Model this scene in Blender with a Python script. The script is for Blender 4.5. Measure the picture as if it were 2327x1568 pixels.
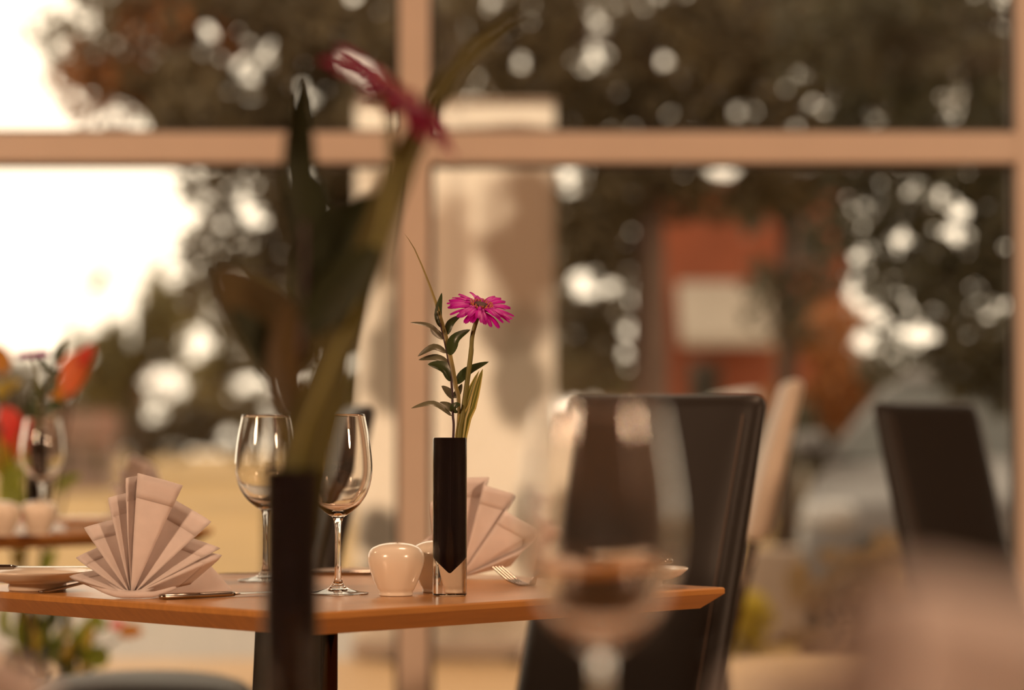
import bpy, bmesh, math, random
import numpy as np
from mathutils import Vector, Matrix, noise

for o in list(bpy.data.objects):
    bpy.data.objects.remove(o)
SC = bpy.context.scene
COL = SC.collection
PI = math.pi
R = math.radians

# ------------------------------------------------------------------ camera
F = 2327 * 100 / 36.0
TILT = math.atan(179 / F)
CAMZ = 0.955
cd = bpy.data.cameras.new('camera')
cd.lens = 100
cd.sensor_width = 36
cd.sensor_fit = 'HORIZONTAL'
cd.clip_start = 0.02
cd.clip_end = 400
cd.dof.use_dof = True
cd.dof.focus_distance = 3.41
cd.dof.aperture_fstop = 2.8
cd.dof.aperture_blades = 0
cam = bpy.data.objects.new('camera', cd)
COL.objects.link(cam)
cam.location = (0, 0, CAMZ)
cam.rotation_euler = (PI / 2 + TILT, 0, 0)
SC.camera = cam

# ------------------------------------------------------------------ light
SUN_DIR = Vector((-0.62, 0.72, 0.30)).normalized()       # towards the sun: low, far left
w = bpy.data.worlds.new('sky')
SC.world = w
w.use_nodes = True
nt = w.node_tree
bg = nt.nodes['Background']
tc = nt.nodes.new('ShaderNodeTexCoord')
dp = nt.nodes.new('ShaderNodeVectorMath'); dp.operation = 'DOT_PRODUCT'
dp.inputs[1].default_value = SUN_DIR
rp = nt.nodes.new('ShaderNodeValToRGB')
rp.color_ramp.elements[0].position = 0.0
rp.color_ramp.elements[0].color = (0.62, 0.49, 0.35, 1)
rp.color_ramp.elements[1].position = 1.0
rp.color_ramp.elements[1].color = (1.0, 0.82, 0.60, 1)
mr = nt.nodes.new('ShaderNodeMapRange')
mr.inputs['From Min'].default_value = -1.0
nt.links.new(tc.outputs['Generated'], dp.inputs[0])
nt.links.new(dp.outputs['Value'], mr.inputs['Value'])
nt.links.new(mr.outputs['Result'], rp.inputs['Fac'])
nt.links.new(rp.outputs['Color'], bg.inputs['Color'])
bg.inputs['Strength'].default_value = 2.5

sl = bpy.data.lights.new('sun', 'SUN')
sl.energy = 1.7
sl.color = (1.0, 0.73, 0.45)
sl.angle = R(1.5)
so = bpy.data.objects.new('sun', sl)
COL.objects.link(so)
so.rotation_euler = (-SUN_DIR).to_track_quat('-Z', 'Y').to_euler()


def area(loc, target, size, energy, color=(1.0, 0.62, 0.38)):
    l = bpy.data.lights.new('ceiling_lamp', 'AREA')
    l.shape = 'DISK'
    l.size = size
    l.energy = energy
    l.color = color
    o = bpy.data.objects.new('ceiling_lamp', l)
    COL.objects.link(o)
    o.location = loc
    o.rotation_euler = (Vector(target) - Vector(loc)).to_track_quat('-Z', 'Y').to_euler()


area((3.9, -0.6, 2.7), (0.0, 5.0, 1.2), 0.8, 172)
area((-3.9, -0.4, 2.7), (-0.2, 5.0, 1.2), 0.8, 192)
area((3.3, 4.7, 2.92), (0.2, 6.2, 0.9), 0.5, 16)
area((-3.5, 4.7, 2.92), (-0.4, 6.2, 0.9), 0.5, 22)
area((0.3, 4.1, 2.97), (0.2, 4.4, 0.8), 0.5, 26)

vs = SC.view_settings
vs.view_transform = 'Standard'
vs.look = 'None'
vs.gamma = 1
vs.use_curve_mapping = False
vs.exposure = 0.0
SC.display_settings.display_device = 'sRGB'
cy = SC.cycles
cy.use_denoising = True
cy.max_bounces = 16
cy.transmission_bounces = 14
cy.transparent_max_bounces = 16
cy.sample_clamp_indirect = 8
cy.blur_glossy = 0.5


# ------------------------------------------------------------------ helpers
def px(x, y, d):
    """the world point that a pixel of the photograph sees at distance y=d"""
    u = (784 - y) / F
    k = d / (math.cos(TILT) - u * math.sin(TILT))
    return Vector((k * (x - 1163.5) / F, d, CAMZ + k * (u * math.cos(TILT) + math.sin(TILT))))


def tag(o, label=None, cat=None, group=None, kind=None):
    if label: o['label'] = label
    if cat: o['category'] = cat
    if group: o['group'] = group
    if kind: o['kind'] = kind
    return o


def empty(name, loc, rz=0.0, label=None, cat=None, group=None):
    o = bpy.data.objects.new(name, None)
    COL.objects.link(o)
    o.empty_display_size = 0.05
    o.location = loc
    o.rotation_euler = (0, 0, rz)
    return tag(o, label, cat, group)


def copy_tree(o, parent=None):
    c = o.copy()
    COL.objects.link(c)
    if parent is not None:
        c.parent = parent
    for ch in list(o.children):
        copy_tree(ch, c)
    return c


def catmull(P, n=8, closed=False):
    P = [Vector(p) for p in P]
    out = []
    m = len(P)
    for i in range(m - 1):
        p0 = P[max(i - 1, 0)]; p1 = P[i]; p2 = P[i + 1]; p3 = P[min(i + 2, m - 1)]
        for k in range(n):
            t = k / n
            out.append(0.5 * ((2 * p1) + (p2 - p0) * t + (2 * p0 - 5 * p1 + 4 * p2 - p3) * t * t + (3 * p1 - p0 - 3 * p2 + p3) * t ** 3))
    out.append(P[-1])
    return out


class MB:
    def __init__(s):
        s.v = []; s.f = []

    def add(s, vs_, fs):
        b = len(s.v)
        s.v += [tuple(p) for p in vs_]
        s.f += [tuple(b + i for i in f) for f in fs]
        return s

    def box(s, c, d, rz=0.0, M=None):
        hx, hy, hz = d[0] / 2, d[1] / 2, d[2] / 2
        pts = [Vector((x, y, z)) for z in (-hz, hz) for y in (-hy, hy) for x in (-hx, hx)]
        rot = M if M is not None else Matrix.Rotation(rz, 3, 'Z')
        pts = [rot @ p + Vector(c) for p in pts]
        return s.add(pts, [(0, 2, 3, 1), (4, 5, 7, 6), (0, 1, 5, 4), (2, 6, 7, 3), (0, 4, 6, 2), (1, 3, 7, 5)])

    def tube(s, path, rad, seg=10, caps=True):
        path = [Vector(p) for p in path]
        n = len(path)
        rr = rad if isinstance(rad, (list, tuple)) else [rad] * n
        vs_ = []
        up = None
        for i, p in enumerate(path):
            t = (path[min(i + 1, n - 1)] - path[max(i - 1, 0)]).normalized()
            if up is None:
                a = Vector((0, 0, 1)) if abs(t.z) < 0.9 else Vector((1, 0, 0))
                up = (a - t * a.dot(t)).normalized()
            else:
                up = (up - t * up.dot(t))
                up = up.normalized() if up.length > 1e-6 else t.orthogonal().normalized()
            b = t.cross(up)
            for k in range(seg):
                an = 2 * PI * k / seg
                vs_.append(p + (up * math.cos(an) + b * math.sin(an)) * rr[i])
        fs = []
        for i in range(n - 1):
            for k in range(seg):
                k2 = (k + 1) % seg
                fs.append((i * seg + k, i * seg + k2, (i + 1) * seg + k2, (i + 1) * seg + k))
        if caps:
            fs.append(tuple(range(seg - 1, -1, -1)))
            fs.append(tuple((n - 1) * seg + k for k in range(seg)))
        return s.add(vs_, fs)

    def lathe(s, prof, seg=48, c=(0, 0, 0)):
        """profile of (r, z) from bottom of the outside, outwards and up"""
        vs_ = []; rows = []
        for r, z in prof:
            if r < 1e-6:
                rows.append([len(vs_)]); vs_.append((c[0], c[1], c[2] + z))
            else:
                rows.append(list(range(len(vs_), len(vs_) + seg)))
                for k in range(seg):
                    a = 2 * PI * k / seg
                    vs_.append((c[0] + r * math.cos(a), c[1] + r * math.sin(a), c[2] + z))
        fs = []
        for A, B in zip(rows[:-1], rows[1:]):
            for k in range(seg):
                k2 = (k + 1) % seg
                if len(A) == 1 and len(B) == 1: continue
                if len(A) == 1: fs.append((A[0], B[k2], B[k]))
                elif len(B) == 1: fs.append((A[k], A[k2], B[0]))
                else: fs.append((A[k], A[k2], B[k2], B[k]))
        return s.add(vs_, fs)

    def grid(s, rows, closed=False):
        n = len(rows[0])
        vs_ = [p for r_ in rows for p in r_]
        fs = []
        for i in range(len(rows) - 1):
            for k in range(n if closed else n - 1):
                k2 = (k + 1) % n
                fs.append((i * n + k, i * n + k2, (i + 1) * n + k2, (i + 1) * n + k))
        return s.add(vs_, fs)

    def prism(s, poly, x0, x1):
        """polygon of (y, z) extruded along x"""
        n = len(poly)
        vs_ = [(x0, p[0], p[1]) for p in poly] + [(x1, p[0], p[1]) for p in poly]
        fs = [tuple(range(n)), tuple(range(2 * n - 1, n - 1, -1))]
        for k in range(n):
            k2 = (k + 1) % n
            fs.append((k, n + k, n + k2, k2))
        return s.add(vs_, fs)

    def build(s, name, mat, parent=None, smooth=False, bevel=0, bseg=3, solid=0, subsurf=0, fix=True, origin=None):
        me = bpy.data.meshes.new(name)
        v = s.v
        if origin is not None:
            v = [tuple(Vector(p) - Vector(origin)) for p in v]
        me.from_pydata(v, [], s.f)
        if fix:
            bm = bmesh.new(); bm.from_mesh(me)
            bmesh.ops.recalc_face_normals(bm, faces=bm.faces)
            bm.to_mesh(me); bm.free()
        me.materials.append(mat)
        if smooth:
            me.polygons.foreach_set('use_smooth', [True] * len(me.polygons))
        me.update()
        o = bpy.data.objects.new(name, me)
        COL.objects.link(o)
        if origin is not None: o.location = origin
        if parent is not None: o.parent = parent
        if solid:
            m = o.modifiers.new('s', 'SOLIDIFY'); m.thickness = solid; m.offset = 0
        if bevel:
            m = o.modifiers.new('b', 'BEVEL'); m.width = bevel; m.segments = bseg; m.limit_method = 'ANGLE'; m.angle_limit = R(35)
            m.harden_normals = False
        if subsurf:
            m = o.modifiers.new('u', 'SUBSURF'); m.levels = subsurf; m.render_levels = subsurf
        return o


# ------------------------------------------------------------------ materials
def pmat(name, col, rough=0.5, metal=0.0, coat=0.0, var=0.0, scale=20.0, stretch=(1, 1, 1), bump=0.0, spec=0.5, sheen=0.0, coatr=0.05, trans=0.0):
    m = bpy.data.materials.new(name); m.use_nodes = True
    t = m.node_tree; b = t.nodes['Principled BSDF']
    b.inputs['Base Color'].default_value = (*col, 1)
    b.inputs['Roughness'].default_value = rough
    b.inputs['Metallic'].default_value = metal
    b.inputs['Coat Weight'].default_value = coat
    b.inputs['Coat Roughness'].default_value = coatr
    b.inputs['Specular IOR Level'].default_value = spec
    b.inputs['Sheen Weight'].default_value = sheen
    if var or bump:
        c = t.nodes.new('ShaderNodeTexCoord'); mp = t.nodes.new('ShaderNodeMapping'); n = t.nodes.new('ShaderNodeTexNoise')
        mp.inputs['Scale'].default_value = stretch
        n.inputs['Scale'].default_value = scale; n.inputs['Detail'].default_value = 5
        t.links.new(c.outputs['Object'], mp.inputs['Vector']); t.links.new(mp.outputs['Vector'], n.inputs['Vector'])
        if var:
            r_ = t.nodes.new('ShaderNodeValToRGB')
            r_.color_ramp.elements[0].position = 0.3; r_.color_ramp.elements[1].position = 0.7
            r_.color_ramp.elements[0].color = (*[max(0, x * (1 - var)) for x in col], 1)
            r_.color_ramp.elements[1].color = (*[min(1, x * (1 + var)) for x in col], 1)
            t.links.new(n.outputs['Fac'], r_.inputs['Fac']); t.links.new(r_.outputs['Color'], b.inputs['Base Color'])
        if bump:
            bp = t.nodes.new('ShaderNodeBump'); bp.inputs['Strength'].default_value = bump; bp.inputs['Distance'].default_value = 0.002
            t.links.new(n.outputs['Fac'], bp.inputs['Height']); t.links.new(bp.outputs['Normal'], b.inputs['Normal'])
    if trans:
        tr = t.nodes.new('ShaderNodeBsdfTranslucent'); tr.inputs['Color'].default_value = (*col, 1)
        if var: t.links.new(r_.outputs['Color'], tr.inputs['Color'])
        mx = t.nodes.new('ShaderNodeMixShader'); mx.inputs['Fac'].default_value = trans
        out = t.nodes['Material Output']
        t.links.new(b.outputs['BSDF'], mx.inputs[1]); t.links.new(tr.outputs['BSDF'], mx.inputs[2]); t.links.new(mx.outputs['Shader'], out.inputs['Surface'])
    return m


def glass_mat(name, col=(1, 1, 1), ior=1.5):
    m = bpy.data.materials.new(name); m.use_nodes = True
    t = m.node_tree
    g = t.nodes.new('ShaderNodeBsdfGlass'); g.inputs['Color'].default_value = (*col, 1); g.inputs['Roughness'].default_value = 0.0; g.inputs['IOR'].default_value = ior
    t.links.new(g.outputs['BSDF'], t.nodes['Material Output'].inputs['Surface'])
    return m


def pane_mat(name):
    m = bpy.data.materials.new(name); m.use_nodes = True
    t = m.node_tree
    tr = t.nodes.new('ShaderNodeBsdfTransparent'); tr.inputs['Color'].default_value = (0.96, 0.96, 0.95, 1)
    gl = t.nodes.new('ShaderNodeBsdfGlossy'); gl.inputs['Roughness'].default_value = 0.0
    fr = t.nodes.new('ShaderNodeFresnel'); fr.inputs['IOR'].default_value = 1.5
    mx = t.nodes.new('ShaderNodeMixShader')
    t.links.new(fr.outputs['Fac'], mx.inputs['Fac']); t.links.new(tr.outputs['BSDF'], mx.inputs[1]); t.links.new(gl.outputs['BSDF'], mx.inputs[2])
    t.links.new(mx.outputs['Shader'], t.nodes['Material Output'].inputs['Surface'])
    return m


M = {}
M['frame'] = pmat('frame_paint', (0.72, 0.60, 0.49), 0.4, var=0.03, scale=6)
M['gasket'] = pmat('gasket', (0.05, 0.04, 0.035), 0.6)
M['pane'] = pane_mat('pane_glass')
M['plaster'] = pmat('plaster', (0.26, 0.20, 0.15), 0.8, var=0.05, scale=4)
M['floor'] = pmat('floor_boards', (0.30, 0.16, 0.07), 0.35, var=0.25, scale=6, stretch=(8, 0.6, 1))
M['wood'] = pmat('varnished_wood', (0.50, 0.235, 0.062), 0.3, coat=0.12, var=0.10, scale=9, stretch=(1.2, 14, 6), coatr=0.12)
M['leather'] = pmat('black_leather', (0.011, 0.008, 0.006), 0.46, bump=0.2, scale=350, spec=0.32, sheen=0.06)
M['cream_leather'] = pmat('cream_leather', (0.75, 0.66, 0.54), 0.4, var=0.06, scale=8)
M['stitch'] = pmat('stitch_thread', (0.085, 0.048, 0.028), 0.8)
M['dark_wood'] = pmat('dark_wood', (0.03, 0.018, 0.012), 0.4, var=0.3, scale=10, stretch=(8, 8, 1))
M['black_metal'] = pmat('black_metal', (0.02, 0.017, 0.016), 0.35, metal=0.3)
M['dark_chrome'] = pmat('dark_chrome', (0.16, 0.12, 0.09), 0.18, metal=1.0)
M['steel'] = pmat('cutlery_steel', (0.42, 0.38, 0.34), 0.2, metal=1.0)
M['china'] = pmat('white_china', (0.80, 0.72, 0.60), 0.22, coat=0.3)
M['china_dark'] = pmat('hole_dark', (0.05, 0.04, 0.03), 0.8)
M['linen'] = pmat('linen', (0.89, 0.83, 0.81), 0.85, var=0.03, scale=60, bump=0.15, sheen=0.2, trans=0.36)
M['glass'] = glass_mat('crystal', (0.99, 0.985, 0.975), 1.5)
M['vase_glass'] = glass_mat('vase_glass', (0.98, 0.975, 0.96), 1.49)
M['vase_black'] = pmat('vase_black', (0.010, 0.006, 0.008), 0.55, spec=0.12, var=0.3, scale=60, stretch=(9, 9, 0.2))
M['petal'] = pmat('magenta_petal', (0.58, 0.004, 0.42), 0.5, var=0.25, scale=60, trans=0.4)
M['petal_wine'] = pmat('wine_petal', (0.32, 0.006, 0.08), 0.55, var=0.25, scale=60, trans=0.4)
M['floret'] = pmat('floret_centre', (0.05, 0.012, 0.012), 0.7)
M['floret_gold'] = pmat('floret_gold', (0.55, 0.20, 0.08), 0.6)
M['calyx'] = pmat('calyx_green', (0.12, 0.13, 0.03), 0.6)
M['stem'] = pmat('green_stem', (0.16, 0.15, 0.03), 0.5, var=0.2, scale=40, trans=0.1)
M['stem_purple'] = pmat('purple_stem', (0.035, 0.012, 0.018), 0.5)
M['leaf_dark'] = pmat('dark_glossy_leaf', (0.035, 0.055, 0.016), 0.3, var=0.25, scale=40, trans=0.15)
M['leaf_grey'] = pmat('grey_leaf', (0.13, 0.125, 0.075), 0.38, var=0.25, scale=40, trans=0.2)
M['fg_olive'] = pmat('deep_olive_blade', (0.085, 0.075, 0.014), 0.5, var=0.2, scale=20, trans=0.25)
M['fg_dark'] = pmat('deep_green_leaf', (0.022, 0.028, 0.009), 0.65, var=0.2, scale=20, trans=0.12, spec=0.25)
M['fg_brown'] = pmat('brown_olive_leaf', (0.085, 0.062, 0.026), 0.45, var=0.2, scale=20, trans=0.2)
M['grass_blade'] = pmat('olive_blade', (0.24, 0.19, 0.06), 0.45, var=0.2, scale=40, trans=0.25)


def striped(name, c1, c2, sc):
    m = pmat(name, c1, 0.45, trans=0.3)
    t = m.node_tree; b = t.nodes['Principled BSDF']
    uv = t.nodes.new('ShaderNodeAttribute'); uv.attribute_name = 'across'
    r_ = t.nodes.new('ShaderNodeValToRGB')
    r_.color_ramp.interpolation = 'LINEAR'
    e = r_.color_ramp.elements
    e[0].position = 0.0; e[0].color = (*c2, 1)
    e[1].position = 1.0; e[1].color = (*c2, 1)
    for p, c in ((0.14, c2), (0.22, c1), (0.44, c1), (0.5, c2), (0.56, c1), (0.78, c1), (0.86, c2)):
        k = e.new(p); k.color = (*c, 1)
    t.links.new(uv.outputs['Fac'], r_.inputs['Fac'])
    t.links.new(r_.outputs['Color'], b.inputs['Base Color'])
    for n in t.nodes:
        if n.type == 'BSDF_TRANSLUCENT': t.links.new(r_.outputs['Color'], n.inputs['Color'])
    return m


M['variegated'] = striped('variegated_blade', (0.13, 0.14, 0.02), (0.50, 0.42, 0.13), 1)

def leafmat(name, col, tr=0.35, var=0.35):
    return pmat(name, col, 0.5, var=var, scale=2.5, trans=tr, spec=0.4)


M['foliage'] = leafmat('tree_leaf', (0.120, 0.088, 0.044))
M['foliage_dark'] = leafmat('dark_tree_leaf', (0.062, 0.054, 0.026))
M['foliage_rust'] = leafmat('rust_leaf', (0.28, 0.11, 0.03))
M['foliage_olive'] = leafmat('olive_leaf', (0.15, 0.12, 0.045))
M['dry_leaf'] = leafmat('dry_leaf', (0.26, 0.155, 0.06))
M['bark'] = pmat('bark', (0.14, 0.085, 0.062), 0.9, var=0.35, scale=6, stretch=(4, 4, 0.6))
M['bark_dark'] = pmat('dark_bark', (0.06, 0.04, 0.028), 0.9, var=0.3, scale=6, stretch=(4, 4, 0.6))
M['deck'] = pmat('decking', (0.35, 0.205, 0.09), 0.6, var=0.12, scale=3, stretch=(1, 12, 1))
M['paving'] = pmat('paving', (0.27, 0.23, 0.20), 0.8, var=0.08, scale=3)
M['asphalt'] = pmat('asphalt', (0.11, 0.085, 0.065), 0.85, var=0.15, scale=5)
M['drygrass'] = pmat('dry_grass', (0.31, 0.185, 0.055), 0.9, var=0.22, scale=0.7)
M['brick'] = pmat('red_brick', (0.22, 0.055, 0.022), 0.85, var=0.15, scale=1.2)
M['awning'] = pmat('pale_awning', (0.40, 0.34, 0.28), 0.7, var=0.06, scale=2, trans=0.15)
M['roof_tile'] = pmat('roof_tile', (0.16, 0.08, 0.05), 0.8, var=0.2, scale=4)
M['winglass'] = pmat('dark_window', (0.03, 0.03, 0.025), 0.12, spec=0.3)
M['render_wall'] = pmat('house_render', (0.26, 0.18, 0.15), 0.8, var=0.08, scale=1)
M['car_paint'] = pmat('silver_paint', (0.11, 0.098, 0.096), 0.45, metal=0.3, coat=0.25)
M['van_paint'] = pmat('van_paint', (0.32, 0.30, 0.26), 0.35, coat=0.5)
M['rubber'] = pmat('rubber', (0.02, 0.018, 0.016), 0.7)
M['lamp_lens'] = pmat('lamp_lens', (0.30, 0.28, 0.27), 0.1, coat=0.5)
M['plate_yellow'] = pmat('plate_blank', (0.62, 0.48, 0.22), 0.5)
M['stone'] = pmat('pale_stone', (0.36, 0.27, 0.21), 0.8, var=0.1, scale=8)
M['terracotta'] = pmat('terracotta', (0.42, 0.19, 0.10), 0.8, var=0.1, scale=6)
M['soil'] = pmat('soil', (0.05, 0.035, 0.025), 0.95)
M['sl_green'] = pmat('shrub_green_leaf', (0.26, 0.32, 0.03), 0.45, var=0.3, scale=8, trans=0.4)
M['sl_yellow'] = pmat('shrub_yellow_leaf', (0.48, 0.36, 0.04), 0.45, var=0.25, scale=8, trans=0.4)
M['sl_orange'] = pmat('shrub_orange_leaf', (0.80, 0.17, 0.045), 0.45, var=0.2, scale=8, trans=0.4)
M['sl_red'] = pmat('shrub_red_leaf', (0.85, 0.08, 0.06), 0.45, var=0.2, scale=8, trans=0.4)
M['sl_amber'] = pmat('shrub_amber_leaf', (0.60, 0.25, 0.03), 0.45, var=0.2, scale=8, trans=0.4)

# ------------------------------------------------------------------ the room
def structure(o):
    o['kind'] = 'structure'
    return o


WY = 7.8                      # the window wall
XL, XR, YB, CH = -5.6, 5.0, -3.6, 3.0
structure(MB().box(((XL + XR) / 2, (YB + WY) / 2 + 0.05, -0.05), (XR - XL, WY - YB + 0.3, 0.1)).build('floor', M['floor']))
structure(MB().box(((XL + XR) / 2, (YB + WY) / 2, CH + 0.05), (XR - XL, WY - YB, 0.1)).build('ceiling', M['plaster']))
structure(MB().box((XL - 0.05, (YB + WY) / 2, CH / 2), (0.1, WY - YB, CH)).build('wall_left', M['plaster']))
structure(MB().box((XR + 0.05, (YB + WY) / 2, CH / 2), (0.1, WY - YB, CH)).build('wall_right', M['plaster']))
structure(MB().box(((XL + XR) / 2, YB - 0.05, CH / 2), (XR - XL, 0.1, CH)).build('wall_back', M['plaster']))
# glazed front: posts, transom, sill, head
post_x = [px(942, 700, WY).x, px(2340, 700, WY).x]
pitch = post_x[1] - post_x[0]
xs = [post_x[0] - 3 * pitch, post_x[0] - 2 * pitch, post_x[0] - pitch, post_x[0], post_x[1], post_x[1] + pitch, post_x[1] + 2 * pitch]
barz = px(1163, 338, WY).z
PW = 0.082
BH = 0.083
for x in xs:
    if x < XL or x > XR: continue
    structure(MB().box((x, WY, CH / 2), (PW, 0.10, CH)).build('trim_1', M['frame'], bevel=0.004))
structure(MB().box(((XL + XR) / 2, WY, 0.03), (XR - XL, 0.12, 0.06)).build('trim_2', M['frame'], bevel=0.004))
structure(MB().box(((XL + XR) / 2, WY, CH - 0.04), (XR - XL, 0.12, 0.08)).build('trim_3', M['frame'], bevel=0.004))
wins = sorted(set([XL] + [x for x in xs if XL < x < XR] + [XR]))
k = 1
for a, b in zip(wins[:-1], wins[1:]):
    a2 = a + (PW / 2 if a > XL else 0); b2 = b - (PW / 2 if b < XR else 0)
    if b2 - a2 < 0.05: continue
    cx, wd = (a2 + b2) / 2, b2 - a2
    structure(MB().box((cx, WY - 0.004, barz), (wd, 0.092, BH)).build('trim_4', M['frame'], bevel=0.004))
    for z0, z1 in ((0.06, barz - BH / 2), (barz + BH / 2, CH - 0.08)):
        wn = structure(empty('window_%d' % k, (cx, WY, z0)))
        h = z1 - z0
        MB().box((0, 0.01, h / 2), (wd - 0.02, 0.008, h - 0.02)).build('pane', M['pane'], wn)
        g = MB()
        for sx in (-1, 1): g.box((sx * (wd / 2 - 0.006), 0.01, h / 2), (0.012, 0.03, h))
        for sz in (0.006, h - 0.006): g.box((0, 0.01, sz), (wd - 0.024, 0.03, 0.012))
        g.build('gasket', M['gasket'], wn)
        k += 1


# ------------------------------------------------------------------ tables
TZ = 0.75


def make_table(name, loc, rz, side, label, cat='table', ped=(0, 0), TZ=0.75):
    t = empty(name, (loc[0], loc[1], 0), rz, label, cat)
    a = side / 2
    rows = []
    for ins, z in ((0.0022, 0.0), (0.0007, -0.0007), (0.0, -0.0022), (0.0, -0.0078), (0.022, -0.0265)):
        b = a - ins
        rows.append([(-b, -b, TZ + z), (b, -b, TZ + z), (b, b, TZ + z), (-b, b, TZ + z)])
    m = MB().grid(rows, closed=True)
    m.f.append((0, 1, 2, 3)); n = len(m.v); m.f.append((n - 1, n - 2, n - 3, n - 4))
    m.build('tabletop', M['wood'], t)
    inv = Matrix.Rotation(-rz, 3, 'Z') @ Vector((ped[0], ped[1], 0))
    c = (inv.x, inv.y)
    MB().box((c[0], c[1], TZ - 0.0265 - 0.006), (0.12, 0.12, 0.012), -rz).build('mounting_plate', M['black_metal'], t, bevel=0.002)
    q = MB()
    rows = []
    for hw, z in ((0.118, 0.03), (0.062, 0.45), (0.050, TZ - 0.0385)):
        rows.append([Matrix.Rotation(-rz, 3, 'Z') @ Vector(p) + Vector((c[0], c[1], z)) for p in ((-hw - 0.006, -0.05, 0), (0.026, -0.05, 0), (0.026, 0.05, 0), (-hw - 0.006, 0.05, 0))])
    q.grid(rows, closed=True)
    q.f.append((0, 1, 2, 3)); q.f.append((11, 10, 9, 8))
    q.build('pedestal', M['black_metal'], t, bevel=0.004)
    e = Matrix.Rotation(-rz, 3, 'Z') @ Vector((0.033, -0.040, 0))
    MB().tube([(c[0] + e.x, c[1] + e.y, 0.03), (c[0] + e.x, c[1] + e.y, TZ - 0.0385)], 0.0125, 20).build('steel_tube', M['dark_chrome'], t, smooth=True)
    MB().lathe([(0, 0), (0.25, 0), (0.25, 0.012), (0.2, 0.022), (0.05, 0.03), (0, 0.03)], 48, (c[0], c[1], 0)).build('base_plate', M['black_metal'], t)
    return t


SIDE = 0.6965
TC = Vector((-0.2255, 3.5765, 0))
make_table('dining_table', TC, R(45), SIDE, 'square varnished wooden table in focus, turned corner first, laid for dinner', ped=(-0.036, 0))
FC = Vector((-1.0785, 5.59, 0))
make_table('dining_table', FC, R(45), SIDE, 'blurred brown table by the left edge, behind the focused table')
NTZ = 0.735
NC = Vector((0.0, 1.45, 0))
make_table('dining_table', NC, 0, 1.34, 'nearest table carrying the out-of-focus wine glass and dark vase', TZ=NTZ)


# ------------------------------------------------------------------ chairs
def rounded_slab(mb, w, h0, h1, th0, th1, lean, y0, bulge=0.012, rc=0.02, nx=14, nz=16):
    """an upholstered slab in x (width) and z (height), th thick, leaning back towards +y"""
    front = []; back = []
    zs = [(h0 + (h1 - 0.022 - h0) * j / (nz - 5), 1.0) for j in range(nz - 4)] + [(h1 - 0.022 + 0.022 * math.sin(a_), max(0.04, math.cos(a_))) for a_ in (0.3, 0.6, 0.9, 1.2, PI / 2)]
    for j in range(nz + 1):
        z, rnd_ = zs[j]
        v = (z - h0) / (h1 - h0)
        fr = []; bk = []
        for i in range(nx + 1):
            u = -1 + 2 * i / nx
            hw = w / 2
            ztop = h1 - z
            if ztop < rc:
                hw -= rc - math.sqrt(max(rc * rc - (rc - ztop) ** 2, 0))
            x = hw * u
            th = th0 + (th1 - th0) * v
            e = (0.45 + 0.55 * math.sqrt(max(0, 1 - abs(u) ** 8))) * rnd_
            yc = y0 + lean * (z - h0)
            fr.append((x, yc - th / 2 * e - bulge * (1 - u * u) * math.sin(PI * min(v * 1.02, 1)), z))
            bk.append((x, yc + th / 2 * e + 0.006 * (1 - u * u), z))
        front.append(fr); back.append(bk)
    mb.grid(front)
    mb.grid([list(reversed(r_)) for r_ in back])
    n = nx + 1
    off = (nz + 1) * n
    for j in range(nz):
        a = j * n; b = off + j * n
        mb.f.append((a, a + n, b + n + nx, b + nx))
        mb.f.append((a + nx, b, b + n, a + nx + n))
    for i in range(nx):
        mb.f.append((i, i + 1, off + nx - i - 1, off + nx - i))
        a = nz * n; b = off + nz * n
        mb.f.append((a + i + 1, a + i, b + nx - i, b + nx - i - 1))
    return mb


LEAN = 0.245


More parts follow.
